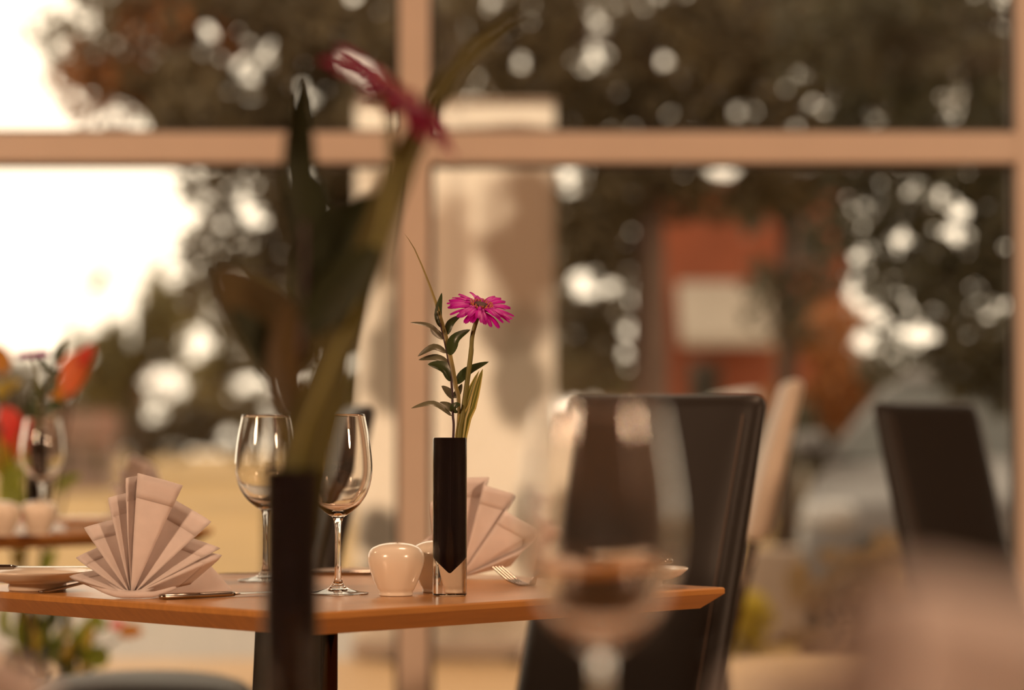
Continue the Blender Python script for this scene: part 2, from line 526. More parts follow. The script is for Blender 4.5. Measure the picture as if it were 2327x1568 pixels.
def make_chair(name, loc, rz, label, mat, top=1.0, w=0.40, h0=0.36):
    c = empty(name, (loc[0], loc[1], 0), rz, label, 'chair', 'high-backed dining chairs' if mat is M['leather'] else None)
    y0 = 0.175
    rounded_slab(MB(), w, h0, top, 0.062, 0.044, LEAN, y0 + LEAN * (h0 - 0.36)).build('backrest', mat, c, smooth=True, fix=True, subsurf=1)
    if h0 > 0.4:
        for s in (-1, 1):
            MB().tube([(s * w * 0.3, y0 + LEAN * (z - 0.36), z) for z in (0.38, h0 + 0.05)], 0.011, 10).build('back_post', M['dark_chrome'], c, smooth=True)
    for i, s in enumerate((-1, 1)):
        if h0 > 0.4: break
        q = MB().tube([(s * (w / 2 - 0.02), y0 + LEAN * (z - 0.36) - 0.0325 + 0.009 * (z - 0.36) / 0.64, z) for z in np.linspace(0.40, top - 0.03, 8)], 0.0010, 6)
        q.build('stitching', M['stitch'], c, smooth=True)
    # seat cushion
    q = MB()
    rows = []
    nn = 12
    for j in range(nn + 1):
        v = -1 + 2 * j / nn
        row = []
        for i in range(nn + 1):
            u = -1 + 2 * i / nn
            du = (1 - abs(u) ** 6) * (1 - abs(v) ** 6)
            row.append((u * (w / 2 + 0.02), -0.08 + v * 0.235, 0.408 + 0.022 * du ** 0.5 + 0.045 * (max(0, 1 - u * u) * max(0, 1 - v * v)) ** 0.5))
        rows.append(row)
    q.grid(rows)
    b = len(q.v)
    q.v += [(x, y, 0.375) for r_ in rows for x, y, z in r_]
    n = nn + 1
    for j in range(nn):
        for i in range(nn):
            a = b + j * n + i
            q.f.append((a, a + n, a + n + 1, a + 1))
    for i in range(nn):
        q.f.append((i, b + i, b + i + 1, i + 1))
        a = nn * n + i
        q.f.append((a, a + 1, b + a + 1, b + a))
        a = i * n
        q.f.append((a, a + n, b + a + n, b + a))
        a = i * n + nn
        q.f.append((a, b + a, b + a + n, a + n))
    q.build('seat', mat, c, smooth=True)
    for sx in (-1, 1):
        for yy, l0 in ((-0.28, 0.0), (0.165, 0.06)):
            MB().tube([(sx * (w / 2 - 0.02), yy + l0, 0.0), (sx * (w / 2 - 0.02), yy, 0.38)], [0.013, 0.021], 4).build('leg', M['dark_wood'], c)
    return c


def chair_at(pt, rz, top, **kw):
    """place a chair so that the middle of its top edge is at the world point pt"""
    off = Matrix.Rotation(rz, 3, 'Z') @ Vector((0, 0.175 + LEAN * (top - 0.36), 0))
    return make_chair('dining_chair', (pt.x - off.x, pt.y - off.y), rz, top=top, **kw)


chair_at(px(1512, 905, 4.30), R(-45), px(1502, 897, 4.30).z, label='black leather chair with brown side stitching behind the right corner of the focused table', mat=M['leather'])
chair_at(px(800, 925, 5.62), R(-77), px(800, 922, 5.62).z, label='black leather chair seen edge-on behind the two sharp wine glasses', mat=M['leather'])
chair_at(px(2102, 915, 6.0), R(46), px(2110, 914, 6.0).z, label='blurred dark chair near the right edge of the picture in front of the car', mat=M['leather'], w=0.36)
chair_at(px(1800, 870, 7.0), R(-93), px(1788, 864, 7.0).z, label='pale cream chair with rounded top just right of the dark chair back', mat=M['cream_leather'], h0=0.67)

# ------------------------------------------------------------------ wine glasses
def cr2(P, n=6):
    return [(p.x, p.y) for p in catmull([(a, b, 0) for a, b in P], n)]


foot_out = [(0.0, 0.0006), (0.030, 0.0006), (0.0362, 0.0), (0.0368, 0.0009), (0.0355, 0.0018), (0.022, 0.0042), (0.011, 0.0078), (0.0062, 0.0135)]
stem_out = [(0.0062, 0.0135), (0.0043, 0.022), (0.0038, 0.045), (0.0038, 0.070), (0.0046, 0.085), (0.0070, 0.0925)]
bowl_out = [(0.0070, 0.0925), (0.0150, 0.0975), (0.0255, 0.1065), (0.0345, 0.1195), (0.0395, 0.1345), (0.0413, 0.150), (0.0403, 0.168), (0.0372, 0.190), (0.0322, 0.2160)]
bowl_in = [(0.0314, 0.2160), (0.0364, 0.190), (0.0395, 0.168), (0.0405, 0.150), (0.0387, 0.135), (0.0336, 0.1205), (0.0243, 0.1080), (0.0135, 0.1005), (0.0055, 0.0982), (0.0, 0.0978)]


def make_glass(loc, label):
    g = empty('wine_glass', loc, 0, label, 'glass', 'empty wine glasses')
    bo = cr2(bowl_out, 6) + [(0.0318, 0.2164)] + cr2(bowl_in, 6)
    MB().lathe(bo, 72).build('bowl', M['glass'], g, smooth=True)
    MB().lathe(cr2(stem_out, 6), 32).build('stem', M['glass'], g, smooth=True, fix=False)
    MB().lathe(cr2(foot_out[1:], 5) if False else foot_out[:3] + cr2(foot_out[2:], 5)[1:], 64).build('foot', M['glass'], g, smooth=True, fix=False)
    return g


def on_table(x, d):
    p = px(x, 1300, d)
    return Vector((p.x, d, TZ + 0.0004))


g0 = make_glass(on_table(768, 3.43), 'right one of the two sharp wine glasses, beside the white shaker')
g = copy_tree(g0); g.location = on_table(605, 3.71); g['label'] = 'left one of the two sharp wine glasses, standing further back'
g = copy_tree(g0); g.location = on_table(1366, 1.53) + Vector((0, 0, NTZ - TZ)); g.scale = (1.0, 1.0, 1.06); g['label'] = 'large blurred wine glass in the right foreground'
g = copy_tree(g0); g.location = on_table(95, 5.36); g['label'] = 'small blurred wine glass on the far left table'


# ------------------------------------------------------------------ vases
def make_vase(loc, label, H=0.188, drop=0.0):
    v = empty('bud_vase', loc, 0, label, 'vase')
    ro = 0.0203; ri = 0.0172; lip = 0.0187
    core = [(0.0, 0.0265), (0.0013, 0.0270), (0.0045, 0.0315), (0.0095, 0.0385), (0.0140, 0.0455), (0.0165, 0.0510), (ri, 0.0560), (ri, H - 0.010), (lip, H - 0.001)]
    core = [(r_, z - (drop if i < 7 else 0)) for i, (r_, z) in enumerate(core)]
    prof = [(0.0, 0.0), (ro - 0.0012, 0.0), (ro, 0.0012), (ro, H - 0.0006), (ro - 0.0006, H)] + [(lip, H)]
    MB().lathe(prof, 96).build('glass_body', M['vase_glass'], v, smooth=False, fix=False)
    for p in v.children:
        me = p.data
        me.polygons.foreach_set('use_smooth', [True] * len(me.polygons))
        me.set_sharp_from_angle(angle=R(30))
    e = 0.00015
    inner = [(max(r_ - e, 0), z + (e if i < 6 else 0)) for i, (r_, z) in enumerate(core)]
    well = [(lip - 0.0016, H), (lip - 0.0022, H - 0.010), (lip - 0.0035, 0.075), (0.0, 0.070)]
    MB().lathe(inner[:-1] + [(lip - e, H)] + well, 96).build('dark_core', M['vase_black'], v, smooth=False, fix=True)
    c = v.children[-1].data if v.children[-1].name.startswith('dark_core') else [q for q in v.children if q.name.startswith('dark_core')][0].data
    c.polygons.foreach_set('use_smooth', [True] * len(c.polygons)); c.set_sharp_from_angle(angle=R(40))
    return v


VP = on_table(1022, 3.40)
v0 = make_vase(VP, 'sharp dark cylinder vase with clear glass base holding the magenta gerbera')
VF = on_table(662, 2.065)
VF.z = NTZ + 0.0004
make_vase(VF, 'blurred dark vase in the foreground, in front of the two wine glasses', H=0.187, drop=0.022)
VB = on_table(86, 5.58)
v = copy_tree(v0); v.location = VB; v['label'] = 'blurred dark vase behind the wine glass on the far left table'

# ------------------------------------------------------------------ shakers
sh_prof = [(0.0, 0.001), (0.0165, 0.001), (0.0192, 0.0), (0.0200, 0.0012), (0.0201, 0.0045), (0.0232, 0.0100), (0.0283, 0.0220), (0.0322, 0.0340), (0.0338, 0.0430), (0.0326, 0.0508), (0.0284, 0.0565), (0.0205, 0.0605), (0.0105, 0.0626), (0.0, 0.0632)]


def make_shaker(loc, label):
    s = empty('shaker', loc, 0, label, 'shaker', 'white pots on the tables')
    MB().lathe(sh_prof[:2] + cr2(sh_prof[1:], 5)[1:], 64).build('body', M['china'], s, smooth=True)
    MB().lathe([(0, -0.0002), (0.0009, -0.0002), (0.0009, 0.0004), (0, 0.0005)], 10, (0.002, -0.008, 0.0626)).build('pour_hole', M['china_dark'], s, smooth=True)
    return s


s0 = make_shaker(on_table(900, 3.40), 'white ceramic shaker just left of the sharp vase, beside the wine glass')
for x, d, lb in ((997, 3.468, 'white ceramic shaker half hidden behind the sharp vase'),
                 (88, 5.25, 'white shaker on the far left table, in front of the wine glass stem'),
                 (4, 5.22, 'white shaker at the left picture edge on the far table')):
    s = copy_tree(s0); s.location = on_table(x, d); s['label'] = lb


# ------------------------------------------------------------------ plates and cutlery
def make_plate(loc, label):
    p = empty('side_plate', loc, 0, label, 'plate', 'white side plates')
    prof = [(0.0, 0.0035), (0.030, 0.0035), (0.0325, 0.0), (0.0345, 0.0), (0.0360, 0.0025), (0.0352, 0.0085), (0.0500, 0.0108), (0.0600, 0.0150), (0.0662, 0.0202), (0.0682, 0.0220), (0.0685, 0.0236), (0.0672, 0.0242), (0.058, 0.0195), (0.048, 0.0155), (0.040, 0.0140), (0.0, 0.0135)]
    MB().lathe(prof, 80).build('dish', M['china'], p, smooth=True)
    return p


PR = px(1440, 1320, 3.585); PR.z = TZ + 0.0003
PL = px(85, 1330, 3.508); PL.z = TZ + 0.0003
p0 = make_plate(PR, 'white side plate near the right corner of the focused table')
p = copy_tree(p0); p.location = PL; p['label'] = 'white side plate at the left picture edge, knife laid across it'
p = copy_tree(p0); q_ = on_table(190, 5.52); p.location = q_; p['label'] = 'blurred white plate on the far left table, behind the fan napkin'


def make_knife(loc, rz, label, pitch=0.0):
    k_ = empty('table_knife', loc, rz, label, 'knife', 'steel table knives')
    k_.rotation_euler = (0, pitch, rz)
    rows = []
    for x, hw, hh in ((0, 0.0015, 0.0012), (0.0015, 0.0056, 0.0030), (0.006, 0.0068, 0.0036), (0.04, 0.0066, 0.0036), (0.08, 0.0050, 0.0034), (0.095, 0.0038, 0.0032), (0.10, 0.0034, 0.0028)):
        rows.append([(x, hw * math.cos(a), 0.0037 + hh * math.sin(a)) for a in [2 * PI * i / 14 for i in range(14)]])
    m = MB().grid(rows, closed=True)
    m.f.append(tuple(range(13, -1, -1))); n = len(m.v); m.f.append(tuple(range(n - 14, n)))
    m.build('handle', M['steel'], k_, smooth=True)
    m = MB(); rows = []
    for x, y0, y1, t_ in ((0.0995, -0.003, 0.003, 0.0022), (0.106, -0.0075, 0.0045, 0.0011), (0.13, -0.0085, 0.005, 0.0009), (0.18, -0.0085, 0.005, 0.0009), (0.20, -0.006, 0.0052, 0.0008), (0.209, 0.0015, 0.0045, 0.0006), (0.2105, 0.003, 0.004, 0.0005)):
        rows.append([(x, y0, 0.0037), (x, (y0 + y1) / 2, 0.0037 + t_), (x, y1, 0.0037 + t_), (x, y1, 0.0037 - t_), (x, (y0 + y1) / 2, 0.0037 - t_)])
    m.grid(rows, closed=True); m.f.append((4, 3, 2, 1, 0)); n = len(m.v); m.f.append(tuple(range(n - 5, n)))
    m.build('blade', M['steel'], k_, smooth=False)
    return k_


def flat(p, q):
    d = Vector(q) - Vector(p)
    return math.atan2(d.y, d.x)


a = px(362, 1363, 3.318); b_ = px(600, 1353, 3.40)
k0 = make_knife(Vector((a.x, a.y, TZ)), flat(a, b_), 'table knife lying along the front edge under the fan napkin')
k_ = copy_tree(k0)
k_.location = (px(1526, 1275, 3.545).x, 3.545, TZ + 0.0308); k_.rotation_euler = (0, R(4.0), R(142)); k_['label'] = 'table knife resting on the right-hand side plate'
k_ = copy_tree(k0)
k_.location = (px(-170, 1290, 3.46).x, 3.50, TZ + 0.0252); k_.rotation_euler = (0, 0, R(2)); k_['label'] = 'table knife laid across the side plate at the left edge'
k_ = copy_tree(k0)
e_ = px(850, 1305, 3.86)
k_.location = (e_.x, 3.86, TZ); k_.rotation_euler = (0, 0, R(180 + 8)); k_['label'] = 'table knife at the back of the focused table behind the wine glass stem'


def make_fork(loc, rz, label):
    f = empty('table_fork', loc, rz, label, 'fork', 'steel forks')
    # local x runs from the tine tips (x=0) to the handle end
    prof = catmull([(0.0, 0, 0.0225), (0.012, 0, 0.0150), (0.026, 0, 0.0065), (0.040, 0, 0.0022), (0.050, 0, 0.0012), (0.057, 0, 0.0030), (0.0605, 0, 0.0095), (0.068, 0, 0.0138), (0.082, 0, 0.0150), (0.110, 0, 0.0125), (0.150, 0, 0.0060), (0.178, 0, 0.0022), (0.186, 0, 0.0018)], 6)

    def hw(x):
        for (x0, w0), (x1, w1) in zip(W[:-1], W[1:]):
            if x0 <= x <= x1: return w0 + (w1 - w0) * (x - x0) / (x1 - x0)
        return W[-1][1]
    W = [(0.0, 0.011), (0.034, 0.0115), (0.046, 0.011), (0.056, 0.0075), (0.062, 0.0038), (0.075, 0.0030), (0.11, 0.0038), (0.15, 0.0062), (0.178, 0.0072), (0.183, 0.0055), (0.186, 0.002)]
    th = 0.0011
    body = [p_ for p_ in prof if p_.x >= 0.0335]

    def strip(pts, lo, hi, th_):
        rows = []
        for i, p_ in enumerate(pts):
            t_ = (pts[min(i + 1, len(pts) - 1)] - pts[max(i - 1, 0)]).normalized()
            nrm = Vector((-t_.z, 0, t_.x))
            l, h_ = lo(p_.x), hi(p_.x)
            rows.append([p_ + Vector((0, l, 0)) + nrm * th_, p_ + Vector((0, h_, 0)) + nrm * th_, p_ + Vector((0, h_, 0)) - nrm * th_, p_ + Vector((0, l, 0)) - nrm * th_])
        m = MB().grid(rows, closed=True)
        m.f.append((3, 2, 1, 0)); n = len(m.v); m.f.append((n - 4, n - 3, n - 2, n - 1))
        return m
    strip(body, lambda x: -hw(x), lambda x: hw(x), th).build('handle', M['steel'], f, bevel=0.0005, bseg=2)
    tp = [p_ for p_ in prof if p_.x <= 0.036]
    for i in range(4):
        c = -0.0096 + i * 0.0064
        tw = lambda x, c=c: (0.0006 + 0.0008 * min(1, x / 0.012))
        strip(tp, lambda x, c=c: c - tw(x), lambda x, c=c: c + tw(x), th * 0.9).build('tine', M['steel'], f, bevel=0.0004, bseg=2)
    return f


fx = px(1140, 1330, 3.62)
f0 = make_fork(Vector((fx.x - 0.006, 3.635, TZ)), R(-38), 'steel fork with raised tines right of the sharp vase')
f1 = copy_tree(f0)
a = px(88, 1347, 3.448)
rz = R(180 + 40)
L = 0.186
f1.location = (a.x - L * math.cos(rz), a.y - L * math.sin(rz), TZ); f1.rotation_euler = (0, 0, rz)
f1['label'] = 'steel fork poking out left of the fan napkin, beneath the side plate'


# ------------------------------------------------------------------ napkins
def make_napkin(origin, apex, tips, dist, label, name='folded_napkin', extra=None, rolls=()):
    """a pleated fan: tips are (x, y, depth) in picture terms, folds alternate front and back"""
    o = empty(name, origin, 0, label, 'napkin', 'fan folded napkins')
    O = Vector(origin)
    A = []; T = []
    for x, y, dd in tips:
        T.append(px(x, y, dist + dd) - O)
        ap = px(apex[0], apex[1], dist) - O
        A.append(ap + Vector((0, dd * 0.35, 0)) + (T[-1] - ap).normalized() * 0.003)
    NL, NR = 7, 14

    def lateral(P):
        out = []
        S = catmull(P, NL)
        for i in range(len(P) - 1):
            for k in range(NL):
                t = k / NL
                lin = P[i].lerp(P[i + 1], t)
                out.append(lin.lerp(S[i * NL + k], 0.30))
        out.append(P[-1])
        return out
    TT = lateral(T); AA = lateral(A)
    rows = []
    for j in range(NR + 1):
        v = j / NR
        row = []
        for a_, t_ in zip(AA, TT):
            p_ = a_.lerp(t_, v)
            p_ = p_ + Vector((0, -0.006 * math.sin(PI * v), 0))
            row.append(p_)
        rows.append(row)
    for row in rows:
        for p_ in row:
            if p_.z < 0.0012: p_.z = 0.0012
    MB().grid(rows).build('pleats', M['linen'], o, smooth=True, solid=0.0013)
    h = []
    for v in (0.80, 0.86, 0.93, 1.004):
        row = []
        for a_, t_ in zip(AA, TT):
            p_ = a_.lerp(t_, v) + Vector((0, -0.006 * math.sin(PI * v), 0))
            if p_.z < 0.0012: p_.z = 0.0012
            row.append(p_)
        h.append(row)
    MB().grid(h).build('hem', M['linen'], o, smooth=True, solid=0.0020)
    if extra:
        pts = [px(x, y, dist + dd) - O for x, y, dd in extra]
        for p_ in pts:
            if p_.z < 0.001: p_.z = 0.001
        m = MB(); n = 8
        rws = []
        for j in range(n + 1):
            v = j / n
            rws.append([pts[0].lerp(pts[1], v).lerp(pts[3].lerp(pts[2], v), i / n) + Vector((0, -0.004 * math.sin(PI * v) * math.sin(PI * i / n), 0)) for i in range(n + 1)])
        m.grid(rws)
        m.build('standing_fold', M['linen'], o, smooth=True, solid=0.0014)
    for path, rad in rolls:
        P = catmull([px(x, y, dist + dd) - O for x, y, dd in path], 6)
        for p_ in P: p_.z = max(p_.z, rad + 0.0004)
        n = len(P)
        MB().tube(P, [rad * (0.35 + 0.65 * math.sin(PI * i / (n - 1)) ** 0.6) for i in range(n)], 10).build('rolled_fold', M['linen'], o, smooth=True)
    return o


def z1(x, y): return (140 + x / 4.752, 1060 + y / 4.752)


seq = [((330, 1300), 0.010), ((85, 1190), -0.014), ((430, 1110), 0.020), ((156, 990), -0.014), ((440, 850), 0.020), ((246, 665), -0.014), ((610, 560), 0.020), ((503, 345), -0.014),
       ((765, 270), 0.018), ((693, 132), -0.013), ((830, 105), 0.004), ((838, 80), -0.022), ((1303, 208), -0.016), ((1170, 330), 0.022), ((1612, 600), -0.014), ((1330, 745), 0.022),
       ((1706, 885), -0.012), ((1480, 935), 0.004), ((1730, 962), -0.014), ((1380, 1270), 0.016)]
tips1 = [(*z1(*p_), dd) for p_, dd in seq]
N1 = Vector((px(300, 1352, 3.36).x, 3.36, TZ))
n0 = make_napkin(N1, (300, 1352), tips1, 3.36, 'sharp white fan napkin on the left front edge of the focused table',
                 extra=[(330, 1352, 0.012), (470, 1275, 0.02), (533, 1347, 0.03), (400, 1356, 0.02)],
                 rolls=[([(195, 1322, -0.004), (250, 1346, -0.012), (300, 1354, -0.016), (345, 1352, -0.014), (400, 1335, -0.004)], 0.0042),
                        ([(235, 1322, 0.0), (275, 1343, -0.006), (302, 1349, -0.009), (335, 1340, -0.006), (375, 1312, 0.0)], 0.0036)])


def z3(x, y): return (960 + x / 5.226, 1060 + y / 5.226)


seq2 = [((-70, 960), -0.012), ((120, 790), 0.025), ((100, 430), -0.010), ((330, 380), 0.025), ((290, 150), -0.012), ((560, 135), 0.0), ((788, 132), 0.022), ((735, 225), -0.016), ((1075, 328), -0.004), ((1098, 375), 0.02), ((990, 535), -0.016),
        ((1368, 742), -0.006), ((1345, 875), 0.018), ((1190, 1010), -0.002), ((1040, 1180), 0.018)]
tips2 = [(*z3(*p_), dd) for p_, dd in seq2]
N2 = Vector((px(1046, 1314, 3.78).x, 3.78, TZ))
make_napkin(N2, (1046, 1312), tips2, 3.78, 'sharp white fan napkin behind the dark vase, fork tines touching it')

# other fan napkins: the same fold
for loc, rz, sc, lb in ((on_table(305, 5.66), R(-40), 0.97, 'blurred pale napkin standing on the far left table behind the sharp fan'),
                        (on_table(1970, 0.86), R(-4), (1.5, 1.1, 1.2), 'large blurred pinkish napkin filling the bottom right corner'),
                        (on_table(-310, 1.42), R(20), 1.0, 'blurred pale napkin at the bottom left picture edge')):
    c = copy_tree(n0); c.location = loc if loc.y > 3 else loc + Vector((0, 0, NTZ - TZ)); c.rotation_euler = (0, 0, rz); c.scale = sc if isinstance(sc, tuple) else (sc,) * 3; c['label'] = lb


# ------------------------------------------------------------------ flowers
def leaf_mesh(mb, pts, wid, up=Vector((0, -0.4, 1)), fold=0.18, nseg=10, shape='leaf', across=None):
    """a leaf along the polyline pts, widest in the middle; a shallow V fold along the rib"""
    C_ = catmull(pts, max(2, nseg // max(1, len(pts) - 1)))
    n = len(C_)
    rows = []
    for i, p_ in enumerate(C_):
        t_ = (C_[min(i + 1, n - 1)] - C_[max(i - 1, 0)]).normalized()
        sd = t_.cross(up)
        if sd.length < 1e-5: sd = t_.orthogonal()
        sd.normalize()
        nr = sd.cross(t_).normalized()
        s = i / (n - 1)
        if shape == 'leaf': w_ = math.sin(PI * (s ** 0.8)) ** 0.85
        elif shape == 'blade': w_ = (0.55 + 0.45 * math.sin(PI * min(s * 1.3, 1))) * (1 - s ** 4)
        else: w_ = min(1, s * 6) * (1 - s ** 3)
        w_ = max(w_, 0.02) * wid / 2
        rows.append([p_ + sd * w_ * u + nr * fold * w_ * abs(u) for u in (-1, -0.5, 0, 0.5, 1)])
    mb.grid(rows)
    return len(rows)


def add_leaf(parent, O, pts, wid, mat, name='leaf', shape='leaf', up=Vector((0, -0.4, 1)), fold=0.18, solid=0.0004):
    m = MB()
    nr = leaf_mesh(m, [Vector(p_) - O for p_ in pts], wid, up, fold, shape=shape)
    o = m.build(name, mat, parent, smooth=True, fix=False)
    at = o.data.attributes.new('across', 'FLOAT', 'POINT')
    at.data.foreach_set('value', [0, 0.25, 0.5, 0.75, 1] * nr)
    return o


def petal_mesh(name, L_, W_, mat, bow=0.12):
    m = MB(); rows = []
    n = 11
    for i in range(n + 1):
        s = i / n
        wv = W_ / 2 * (0.35 + 0.65 * math.sin(PI * min(1, s * 0.62 + 0.08))) * (1 if s < 0.86 else math.sqrt(max(0.05, 1 - ((s - 0.86) / 0.15) ** 2)))
        z = L_ * bow * math.sin(PI * s * 0.9) - L_ * 0.06 * s * s
        rows.append([(0.006 + s * (L_ - 0.006), wv * u, z - 0.0007 * u * u * 2 + 0.0003 * math.cos(6 * u)) for u in (-1, -0.5, 0, 0.5, 1)])
    m.grid(rows)
    me = bpy.data.meshes.new(name); me.from_pydata([tuple(v_) for v_ in m.v], [], m.f); me.materials.append(mat)
    me.polygons.foreach_set('use_smooth', [True] * len(me.polygons))
    return me


def make_bloom(parent, centre, normal, rad, mat, petals=True, seed=1):
    rnd = random.Random(seed)
    q = Vector(normal).to_track_quat('Z', 'Y')
    b = bpy.data.objects.new('bloom', None); COL.objects.link(b); b.parent = parent
    b.location = centre; b.rotation_mode = 'QUATERNION'; b.rotation_quaternion = q
    s = rad / 0.040
    meshes = [petal_mesh('petal', 0.040, 0.0072, mat, 0.07), petal_mesh('petal', 0.038, 0.0068, mat, 0.10), petal_mesh('petal', 0.024, 0.0048, mat, 0.12)]
    for lay, (n, sc, tilt) in enumerate(((29, 1.0, -2), (25, 0.95, 4), (15, 0.82, 9))):
        for i in range(n):
            o = bpy.data.objects.new('petal', meshes[lay]); COL.objects.link(o); o.parent = b
            k = sc * s * rnd.uniform(0.9, 1.05)
            o.scale = (k, k, k)
            o.rotation_euler = Matrix.Rotation(2 * PI * (i + rnd.uniform(-0.3, 0.3)) / n + lay, 3, 'Z').to_4x4().to_euler()
            o.rotation_euler = (Matrix.Rotation(2 * PI * (i + rnd.uniform(-0.3, 0.3)) / n + lay, 4, 'Z') @ Matrix.Rotation(R(-tilt + rnd.uniform(-7, 7)), 4, 'Y') @ Matrix.Rotation(R(rnd.uniform(-14, 14)), 4, 'X')).to_euler()
            o.location = (0, 0, lay * 0.0008 * s)
    m = MB().lathe([(0, 0.0052 * s), (0.003 * s, 0.0058 * s), (0.0074 * s, 0.0052 * s), (0.0082 * s, 0.0025 * s), (0.0045 * s, 0)], 20)
    m.build('disc_floret', M['floret'], b, smooth=True)
    m = MB()
    for i in range(60):
        a = 2.39996 * i; r_ = (0.0078 + 0.0056 * rnd.random()) * s
        p_ = Vector((r_ * math.cos(a), r_ * math.sin(a), 0.0040 * s))
        m.tube([p_, p_ + Vector((0.0008 * math.cos(a), 0.0008 * math.sin(a), 0.0028)) * s], [0.0006 * s, 0.0004 * s], 5)
    m.build('stamen_ring', M['floret_gold'], b)
    MB().lathe([(0.0022 * s, -0.008 * s), (0.006 * s, -0.006 * s), (0.0085 * s, -0.001 * s), (0.004 * s, 0.001 * s)], 18).build('calyx', M['calyx'], b, smooth=True)
    return b


# --- sharp arrangement, all in the plane of the vase
D0 = 3.40
def P0(x, y, dy=0.0): return px(x, y, D0 + dy)


inV = Vector((VP.x, VP.y, TZ + 0.075))
O = Vector((VP.x + 0.006, VP.y, TZ + 0.075))
ger = empty('gerbera', O, 0, 'magenta gerbera standing in the sharp dark vase', 'flower')
nv = Vector((0.19, -0.40, 0.90)).normalized()
bc = P0(1091, 700)
MB().tube([p_ - O for p_ in catmull([O, P0(1043, 1000), P0(1050, 950), P0(1060, 880), P0(1070, 805), P0(1074, 760), bc - nv * 0.005], 6)], [0.0034] * 14 + [0.0030] * 12 + [0.0026] * 11, 12).build('stem', M['stem'], ger, smooth=True)
make_bloom(ger, bc - O, nv, 0.0425, M['petal'], seed=4)
# dark-leaved sprig
O = Vector((VP.x - 0.004, VP.y, TZ + 0.075))
spr = empty('leaf_sprig', O, 0, 'sprig of dark green pointed leaves beside the magenta gerbera', 'plant')
MB().tube([p_ - O for p_ in catmull([O, P0(1030, 995), P0(1029, 940), P0(1026, 868), P0(1017, 810), P0(1007, 762), P0(1000, 735)], 6)], [0.0015] * 20 + [0.0011] * 17, 8).build('stem', M['stem_purple'], spr, smooth=True)
PXM = D0 / F
for pts, w_, mt, dy in (
    ([(1002, 745), (995, 715), (1004, 665)], 17, 'leaf_dark', 0.0),
    ([(1004, 765), (975, 741), (932, 733)], 13, 'leaf_grey', -0.012),
    ([(1006, 772), (990, 757), (979, 743)], 20, 'leaf_grey', 0.012),
    ([(1014, 762), (1024, 735), (1049, 716)], 17, 'leaf_dark', 0.005),
    ([(1021, 808), (1034, 772), (1069, 749)], 25, 'leaf_dark', -0.006),
    ([(1014, 803), (985, 790), (949, 810)], 18, 'leaf_grey', 0.006),
    ([(1020, 828), (990, 814), (951, 818)], 20, 'leaf_grey', 0.014),
    ([(1027, 866), (1008, 838), (972, 828)], 34, 'leaf_dark', -0.010),
    ([(1036, 874), (1062, 845), (1111, 822)], 22, 'leaf_dark', 0.010),
    ([(1031, 905), (1018, 893), (1003, 877)], 24, 'leaf_grey', -0.010),
    ([(1031, 905), (1040, 893), (1050, 872)], 15, 'leaf_grey', 0.012),
    ([(1027, 946), (985, 918), (934, 928)], 15, 'leaf_grey', -0.012),
    ([(1030, 936), (1018, 924), (999, 914)], 20, 'leaf_grey', 0.004),
    ([(1030, 938), (1036, 925), (1047, 920)], 22, 'leaf_dark', -0.008),
):
    n = len(pts)
    P = [P0(x, y, dy * i / (n - 1)) for i, (x, y) in enumerate(pts)]
    add_leaf(spr, O, P, w_ * PXM * 1.08, M[mt], up=Vector((0.25, -0.9, 0.75)), fold=0.3)
# blades
O = Vector((VP.x + 0.002, VP.y - 0.004, TZ + 0.075))
bl = empty('grass_blade', O, 0, 'long thin straw-coloured blade arching above the gerbera', 'plant')
add_leaf(bl, O, [O, P0(1043, 940), P0(1036, 880), P0(1020, 795), P0(1003, 728), P0(975, 645), P0(942, 566), P0(919, 531)], 10.5 * PXM, M['grass_blade'], 'blade', 'blade', up=Vector((0.1, -1, 0.1)), fold=0.3)
O = Vector((VP.x + 0.008, VP.y + 0.004, TZ + 0.075))
bl = empty('striped_blade', O, 0, 'short broad blade with pale stripes and a cut tip right of the gerbera stem', 'plant')
add_leaf(bl, O, [O, P0(1050, 990), P0(1072, 925), P0(1087, 870), P0(1097, 838)], 24 * PXM, M['variegated'], 'blade', 'strap', up=Vector((0.2, -1, 0.2)), fold=0.2)
add_leaf(bl, O, [O, P0(1045, 990), P0(1058, 930), P0(1072, 880), P0(1089, 842)], 22 * PXM, M['variegated'], 'blade', 'strap', up=Vector((-0.1, -1, 0.2)), fold=0.2)

# --- foreground arrangement
D1 = 2.065
def P1(x, y, dy=0.0): return px(x, y, D1 + dy)


O = Vector((VF.x + 0.006, VF.y, TZ + 0.075))
ger = empty('gerbera', O, 0, 'blurred wine-red gerbera in front of the window crossing', 'flower')
nv = Vector((0.56, -0.10, 0.74)).normalized()
bc = P1(895, 222)
MB().tube([p_ - O for p_ in catmull([O, P1(672, 1060), P1(745, 850), P1(830, 640), P1(888, 420), bc - nv * 0.007], 6)], 0.0034, 12).build('stem', M['stem'], ger, smooth=True)
make_bloom(ger, bc - O, nv, 0.060, M['petal_wine'], seed=7)
PX1 = D1 / F
O = Vector((VF.x - 0.004, VF.y, TZ + 0.075))
spr = empty('leaf_sprig', O, 0, 'blurred dark leaf sprig rising from the foreground vase', 'plant')
MB().tube([p_ - O for p_ in catmull([O, P1(660, 1060), P1(668, 900), P1(690, 700), P1(692, 500)], 6)], 0.0018, 8).build('stem', M['stem_purple'], spr, smooth=True)
